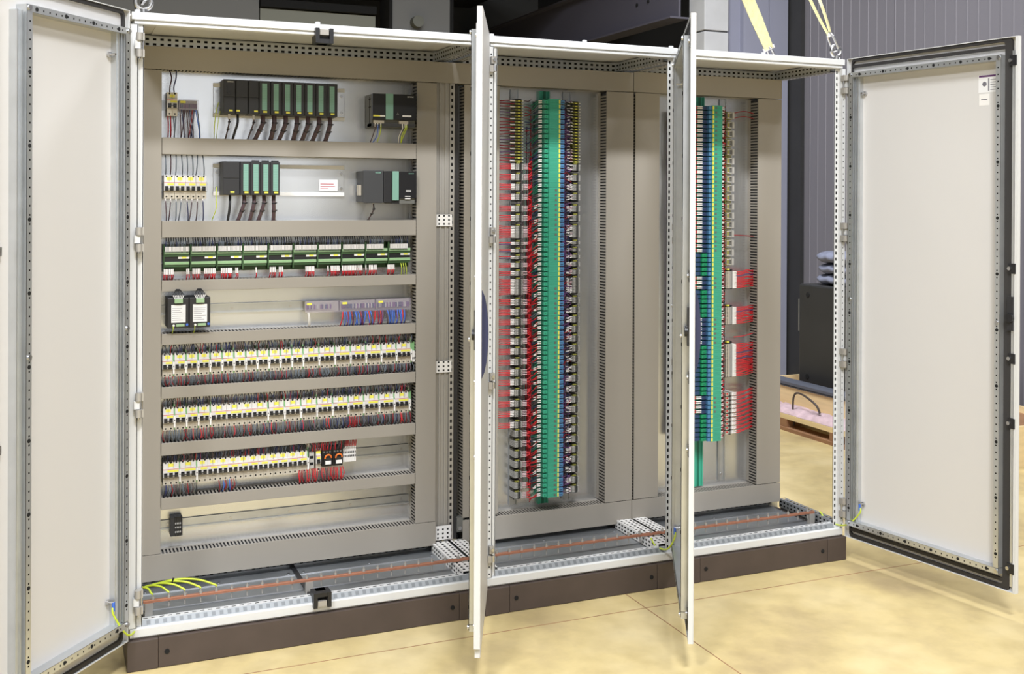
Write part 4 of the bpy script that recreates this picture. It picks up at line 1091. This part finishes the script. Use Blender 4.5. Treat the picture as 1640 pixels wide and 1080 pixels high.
# crowded wiring between the terminals and the modules
m = MB(); ms = MB()
for k, (z, n) in enumerate(zip(GZ, GN)):
    h = n*.0062
    for q in range(n):
        zz = z-h/2+(q+.5)*.0062
        ms.tube([(1.511, .402, zz), (1.527, .398, zz)], .0019, 'pink', 5)
        zt = zz+U(-.05, .05)
        m.tube(curve([(1.528, .399, zz), (1.541, .398, zz+(zt-zz)*.2), (1.550, .412, zz+(zt-zz)*.6), (1.552, .425, zt)], 3), .0021, 'red', 5)
for k in range(21):
    z = 1.882-k*.0120
    ms.tube([(1.508, .404, z), (1.517, .402, z)], .0015, 'wire_grey', 5)
    m.tube(curve([(1.515, .402, z), (1.532, .404, z+U(-.004, .004)), (1.548, .418, z+U(-.01, .01))], 3), .0018, random.choice(['maroon', 'navy', 'wire_grey', 'red_dark']), 5)
for q in range(16):     # wires running up and down
    x = 1.540+(q % 5)*.0030; y = .414+(q//5)*.010; a = U(.3, .5); b_ = U(1.2, 1.62) if q % 3 else U(1.6, 1.86)
    m.tube(curve([(x+U(-.003, .003), y, z_) for z_ in [a+(b_-a)*i/7 for i in range(8)]], 2), .0024, random.choice(['red', 'red', 'red_dark', 'red_dark', 'maroon']), 5)
for k in range(N2):
    z = 1.8905-(k+.5)*PM
    for q in (-1, 1):
        zz = z+q*.0036-.001; dz = U(-.012, .012)
        if k < 21 or random.random() < .38: c_ = random.choice(['mod_green_dark', 'wire_grey', 'navy', 'maroon'])
        else: c_ = random.choice(['red', 'red', 'red_dark'])
        m.tube(curve([(1.545+U(-.004, .004), .404+U(0, .008), zz-.020+dz), (1.552, .389, zz-.012+dz*.5), (1.562, .380, zz-.003), (1.572, .379, zz)], 3), .0020, c_, 5)
        ms.tube([(1.564, .3775, zz-.0012), (1.578, .3745, zz)], .0026, 'sleeve', 5)
        if k > 20 and k % 3 == 0: ms.tube([(1.551, .386, zz-.012+dz*.5), (1.560, .379, zz-.006)], .0022, 'sleeve', 5)
tag(m.build('wire_loom'), 'dense red wires between left terminals and green stack of the middle cabinet', 'wires', kind='stuff')
tag(ms.build('wire_sleeves'), 'white wire sleeves left of the green stack in the middle cabinet', 'wire sleeves', kind='stuff')
m = MB(); ms = MB()
for k in range(N2):
    z = 1.8905-(k+.5)*PM
    for q in (-1, 1):
        zz = z+q*.004
        m.tube(curve([(1.667, .372, zz), (1.678, .374, zz+U(-.004, .004)), (1.696, .392, zz+U(-.010, .010)), (1.722, .402, zz+U(-.012, .012))], 3), .0018, random.choice(['violet', 'maroon', 'navy', 'violet', 'red_dark', 'wire_black']), 5)
for z, n in list(zip(GZ, GN))+[(1.884-k*.012, 1) for k in range(21)]:
    h = n*.0062
    for q in range(n):
        zz = z-h/2+(q+.5)*.0062
        if random.random() < .9: ms.tube([(1.700+U(-.004, .002), .395, zz+U(-.003, .003)), (1.713, .399, zz+U(-.001, .001))], .0022, 'sleeve', 5)
        if random.random() < .9: ms.tube([(1.714+U(0, .003), .398, zz+U(-.003, .003)), (1.727, .402, zz)], .0022, random.choice(['sleeve', 'sleeve', 'pink']), 5)
for q in range(16):
    x = 1.680+(q % 8)*.004; y = .40+(q//8)*.014
    m.tube(curve([(x+U(-.004, .004), y, z_) for z_ in [.31+1.55*i/9 for i in range(10)]], 2), .0026, random.choice(['violet', 'navy', 'maroon', 'wire_black']), 5)
tag(m.build('wire_loom'), 'dark violet wires between green stack and right terminals of middle cabinet', 'wires', kind='stuff')
tag(ms.build('wire_sleeves'), 'white wire sleeves right of the green stack in the middle cabinet', 'wire sleeves', kind='stuff')

# right cabinet: sleeves left of the stack, terminals at its right
m = MB(); ms = MB()
for k in range(N3):
    z = 1.893-(k+.5)*PM; kd = k3kind(k)
    for q in (-1, 1):
        zz = z+q*.0036
        if kd == 'navy':
            ms.tube([(2.304, .374, zz), (2.327, .370, zz)], .0029, 'sleeve', 5)
            m.tube(curve([(2.250, .42, zz-.004), (2.272, .396, zz-.002), (2.306, .374, zz)], 3), .0024, 'red', 5)
            ms.tube([(2.284, .390, zz-.001), (2.294, .384, zz)], .0028, 'pink', 5)
        else:
            ms.tube([(2.279, .404, zz-.003), (2.299, .396, zz)], .0027, 'sleeve', 5)
            m.tube(curve([(2.240, .43, zz-.016), (2.262, .412, zz-.008), (2.282, .403, zz-.002)], 3), .0024, random.choice(['wire_black', 'navy', 'violet', 'brown']), 5)
for q in range(24):
    x = 2.215+(q % 12)*.006; y = .415+(q//12)*.014
    m.tube(curve([(x+U(-.004, .004), y, z_) for z_ in [.47+1.4*i/9 for i in range(10)]], 2), .0030, random.choice(['wire_black', 'navy', 'wire_black', 'red_dark', 'violet']), 5)
tag(m.build('wire_loom'), 'red and dark wires left of the green stack in the right cabinet', 'wires', kind='stuff')
tag(ms.build('wire_sleeves'), 'white wire sleeves left of the green stack in the right cabinet', 'wire sleeves', kind='stuff')
m = MB(); ms = MB()
for k in range(N3):
    z = 1.893-(k+.5)*PM
    for q in (-1, 1):
        zz = z+q*.0036
        ms.tube([(2.416, .372, zz), (2.438+U(-.002, .003), .376, zz+U(-.003, .003))], .0027, random.choice(['sleeve', 'sleeve', 'pink']), 5)
        m.tube(curve([(2.434, .376, zz), (2.446, .392, zz+U(-.006, .006)), (2.464, .404, zz+U(-.008, .008))], 3), .0022, random.choice(['red', 'red_dark', 'wire_black', 'red_dark']), 5)
for q in range(7):
    x = 2.436+(q % 7)*.004; y = .412+(q//7)*.012
    m.tube(curve([(x+U(-.003, .003), y, z_) for z_ in [.47+1.4*i/9 for i in range(10)]], 2), .0026, random.choice(['red_dark', 'red', 'maroon', 'red_dark', 'wire_black']), 5)
tag(m.build('wire_loom'), 'dark red wires right of the green stack in the right cabinet', 'wires', kind='stuff')
tag(ms.build('wire_sleeves'), 'white wire sleeves right of the green stack in the right cabinet', 'wire sleeves', kind='stuff')
GZ3 = [1.856, 1.815, 1.777, 1.737, 1.697, 1.658, 1.618, 1.578, 1.539, 1.499, 1.460, 1.420, 1.380, 1.341, 1.300, 1.259, 1.219]
for k, z in enumerate(GZ3):
    lab = 'cream terminal frame with dark middle, %s from the top in the right cabinet' % ordw(k+1)
    if k == 0:
        t = T3 = thing('rail_terminal', lab, 'terminal', (2.472, YP, z), 'cream terminals of the right cabinet')
        B(.0, .030, -.050, -.007, -.018, .018, 'olive').build('end_stop', t)
        m = B(0, .012, -.064, -.007, -.013, .013, 'breaker_low'); m.box(.012, .026, -.058, -.05, -.010, .010, 'psu_grey'); m.box(.026, .036, -.066, -.007, -.014, .014, 'term_grey'); m.box(.012, .026, -.062, -.007, .010, .014, 'term_grey'); m.box(.012, .026, -.062, -.007, -.014, -.010, 'term_grey'); m.build('terminals', t)
        B(.001, .011, -.0645, -.064, -.008, .008, 'olive').build('marker', t)
    else: dup(T3, (2.472, YP, z), lab)
def tallblock(za, zb, label):
    t = thing('terminal_row', label, 'terminal', (2.470, YP, za)); H_ = zb-za; n = int(H_/.0062)
    B(.004, .040, -.050, -.007, -.004, H_+.004, 'dark_black').build('base', t)
    m = MB()
    for q in range(n):
        a = q*.0062
        m.box(0, .017, -.066, -.007, a, a+.0055, 'breaker_low'); m.box(.020, .024, -.064, -.007, a, a+.0055, 'term_grey'); m.box(.032, .046, -.066, -.007, a, a+.0055, 'white'); m.box(.004, .008, -.0665, -.066, a+.001, a+.004, 'hole')
    m.build('terminals', t)['kind'] = 'stuff'
    B(.004, .016, -.066, -.052, H_+.001, H_+.007, 'yellow').build('marker', t)
    return n
TB = [(1.103, 1.182, 'uppermost'), (.947, 1.025, 'second'), (.718, .866, 'tallest')]
for za, zb, nm in TB:
    n = tallblock(za, zb, '%s row of cream terminals with red wires in the right cabinet' % nm)
    for q in range(n):
        zz = za+q*.0062+.003; e_ = za+(zb-za)*((q+.5)/n)*.95+.004
        wire([(2.512, .401, zz), (2.540, .392, zz+.002+U(-.001, .001)), (2.575, .396, zz+.006+U(-.003, .003)), (2.606, .412, e_+U(-.003, .003)), (2.630, .425, e_)], .0022, 'violet' if (q == int(n*.72) or q == int(n*.55) and n > 15) else 'red', 'red wire fanning right from the %s terminal row of the right cabinet' % nm, 'red wires from the %s terminal row' % nm, ((2.512, .401, zz), (2.521, .398, zz)))
for k in range(10):
    z = .640-k*.0185
    lab = 'white wire clamp terminal, %s from the top of the lowest cluster, right cabinet' % ordw(k+1)
    if k == 0:
        t = T4 = thing('clamp_terminal', lab, 'terminal', (2.470, YP, z), 'lowest terminal cluster of the right cabinet')
        m = B(.0, .016, -.064, -.007, -.006, .008, 'breaker_low'); m.box(.018, .028, -.056, -.007, -.006, .006, 'psu_grey'); m.box(.030, .042, -.066, -.007, -.004, .009, 'white'); m.build('body', t)
        m = B(.018, .030, -.060, -.05, -.0095, -.006, 'dark_black'); m.build('spacer', t); B(.004, .012, -.0645, -.064, 0, .006, 'red').build('marker', t)
    else: dup(T4, (2.470, YP, z), lab)
    for q in range(2):
        zz = z+q*.007-.002; e_ = z+.004+q*.006
        wire([(2.510, .400, zz), (2.535, .390, zz+.004), (2.572, .393, zz+.014-q*.004), (2.605, .41, e_+.008), (2.628, .425, e_+.006)], .0022, 'red', 'red wire curving right from the lowest terminal cluster of the right cabinet', 'red wires from the lowest terminal cluster', ((2.511, .400, zz), (2.522, .395, zz+.002)))
for z in (1.868, 1.846): wire([(2.508, .401, z), (2.55, .395, z+.008), (2.60, .405, z+.004), (2.630, .425, z)], .002, 'red_dark', 'dark red wire at the top of the right cabinet terminals', 'dark red wires at the top right')
wire([(2.508, .401, 1.335), (2.55, .396, 1.333), (2.60, .405, 1.330), (2.630, .425, 1.328)], .002, 'red_dark', 'lone red wire halfway down the right cabinet terminals', None)
wire([(2.510, .401, .890), (2.55, .395, .893), (2.60, .405, .899), (2.630, .425, .90)], .002, 'red', 'lone red wire above the lowest terminal cluster', None)

# ------------------------------------------------------------------ copper earth bar with bolts along all three cabinets, and earth wires
t = thing('earth_bar', 'long copper earth bar with steel bolts along the cabinet floor', 'earth bar', (0, .145, .162))
B(.058, 2.745, -.007, .007, 0, .009, 'copper').build('bar', t, bevel=.001)
bmh = MB(); bmh.cyl((0, 0, .009), (0, 0, .016), .0062, 'hinge_grey', 6); bmh.cyl((0, 0, .016), (0, 0, .023), .0026, 'hinge_grey', 8); bmh.cyl((0, 0, -.020), (0, 0, .0), .0026, 'hinge_grey', 8)
BM_ = bmh.mesh('bolt')
for k in range(53):
    o = D.objects.new('bolt', BM_); C.objects.link(o); o.parent = t; o.location = (.088+k*.0505, 0, 0)
for x in (.075, .60, 1.17, 1.98, 2.73): B(x-.012, x+.012, -.011, .011, -.040, 0, 'hinge_grey').build('support', t)
for k, x in enumerate((.088, .1385, .189, .2395, .290)):
    tag(MB().tube(curve([(x, .145, .187), (x-.006, .150, .192), (x*.75+.01, .165, .200+.003*k), (x*.45+.02, .190, .200+.003*k), (.050, .22, .184)], 6), .0034, 'yellow_green', 7).build('earth_wire'), 'yellow-green earth wire arching to the %s bolt at the left end of copper bar' % ordw(k+1), 'earth wire', 'arched earth wires on the copper bar')
tag(MB().cyl((.150, .178, .204), (.156, .178, .222), .003, 'dark_black', 6).build('cable_tie'), 'small black cable tie around the arching earth wires', 'cable tie')
def dpt(hx, ang, right, s, t_, z):
    a = ang if right else -ang; sx = -s if right else s
    return (hx+sx*math.cos(a)-t_*math.sin(a), sx*math.sin(a)+t_*math.cos(a), z)
def door_wire(p, q, sag, label):
    p = Vector(p); q = Vector(q); mid = (p+q)/2
    o = MB().tube(curve([p, p+Vector((0, 0, -.03)), p.lerp(q, .45)+Vector((0, -.03, -sag)), p.lerp(q, .8)+Vector((0, -.01, -sag*.75)), q], 6), .0032, 'yellow_green', 7).build('earth_wire')
    tag(o, label, 'earth wire', 'earth wires to the doors')
    MB().cyl(p+Vector((0, 0, .008)), p+Vector((0, 0, -.018)), .0048, 'blue', 8).build('cable_lug', o)
door_wire(dpt(.004, math.radians(128.54), False, .088, .010, .246), (.05, .075, .166), .075, 'yellow-green earth wire sagging from the left door into the wide cabinet')
door_wire(dpt(1.985, math.radians(61.78), True, .088, .010, .246), (1.93, .10, .165), .050, 'yellow-green earth wire from the middle cabinet door to its floor tray')
door_wire(dpt(2.790, math.radians(98.37), True, .088, .010, .246), (2.765, .13, .170), .060, 'yellow-green earth wire sagging from the right door into the right cabinet')

# ------------------------------------------------------------------ lifting slings with shackles on the eye bolts
def shackle(p, d, t, size=.045):
    d = Vector(d).normalized(); s_ = Vector((0, 1, 0)) if abs(d.y) < .6 else Vector((1, 0, 0)); s_ = (s_-d*s_.dot(d)).normalized(); p = Vector(p)
    pts = [p+s_*(.018)+d*0, p+s_*.018+d*size*.6, p+s_*.014+d*size*.9, p+d*size*1.05, p-s_*.014+d*size*.9, p-s_*.018+d*size*.6, p-s_*.018]
    MB().tube(curve(pts, 4), .0058, 'steel', 8).build('shackle', t)
    MB().cyl(p+s_*.028, p-s_*.028, .0065, 'steel', 8).build('shackle_pin', t)
def sling(p0, d, L, label, w_=.010, gap=.014, flat=False, blue=.0):
    t = thing('lifting_sling', label, 'lifting sling', (0, 0, 0)); p = Vector(p0); d = Vector(d).normalized()
    shackle(p, d, t, .075)
    a = p+d*.070; s_ = Vector((1, -.4, 0)); s_ = (s_-d*s_.dot(d)).normalized(); n_ = d.cross(s_)
    wv, ov = (s_, n_) if flat else ((n_*.75+s_*.65).normalized(), s_)
    for sg in (-1, 1):   # two legs of the looped webbing
        m = MB(); K = 14; c = []
        for k in range(K+1):
            u = k/K; off = sg*(.004+gap*math.sin(min(1, u*1.1)*math.pi)**.8) if not flat else sg*.007
            c.append(a+d*(L*u)+ov*off)
        for k in range(K):
            h = wv*w_*(.8+.2*min(1, k/4)); e_ = ov*.0022
            A, Bq = c[k], c[k+1]
            i = len(m.v); m.v += [tuple(v) for v in (A-h-e_, A-h+e_, A+h+e_, A+h-e_, Bq-h-e_, Bq-h+e_, Bq+h+e_, Bq+h-e_)]
            for f_ in ((0,1,5,4),(1,2,6,5),(2,3,7,6),(3,0,4,7)): m.face(tuple(i+v for v in f_), 'sling_worn' if 3 < k < 8 and sg > 0 else 'sling', False)
            if k == 0: m.face((i, i+3, i+2, i+1), 'sling')
        m.build('webbing', t)
    m = MB(); m.tube([a-wv*w_, a+wv*w_], .009, 'white', 8); m.build('loop_end', t)
    if blue:
        m = MB(); m.tube([a+d*(L*blue)+s_*.012, a+d*(L*(blue+.25))+s_*.014, a+d*L+s_*.010], .0085, 'sling_blue', 8); m.build('blue_tracer', t)
sling((2.762, .035, 2.112), (-.36, .08, .80), .42, 'yellow lifting sling shackled to the front right eye bolt', blue=.42)
sling((2.768, .47, 2.112), (-.52, -.12, .80), .46, 'wide yellow lifting sling shackled to the rear right eye bolt', w_=.026, flat=True, blue=.42)
sling((.046, .035, 2.112), (.50, .10, .70), .40, 'yellow lifting sling shackled to the front left eye bolt', w_=.020)
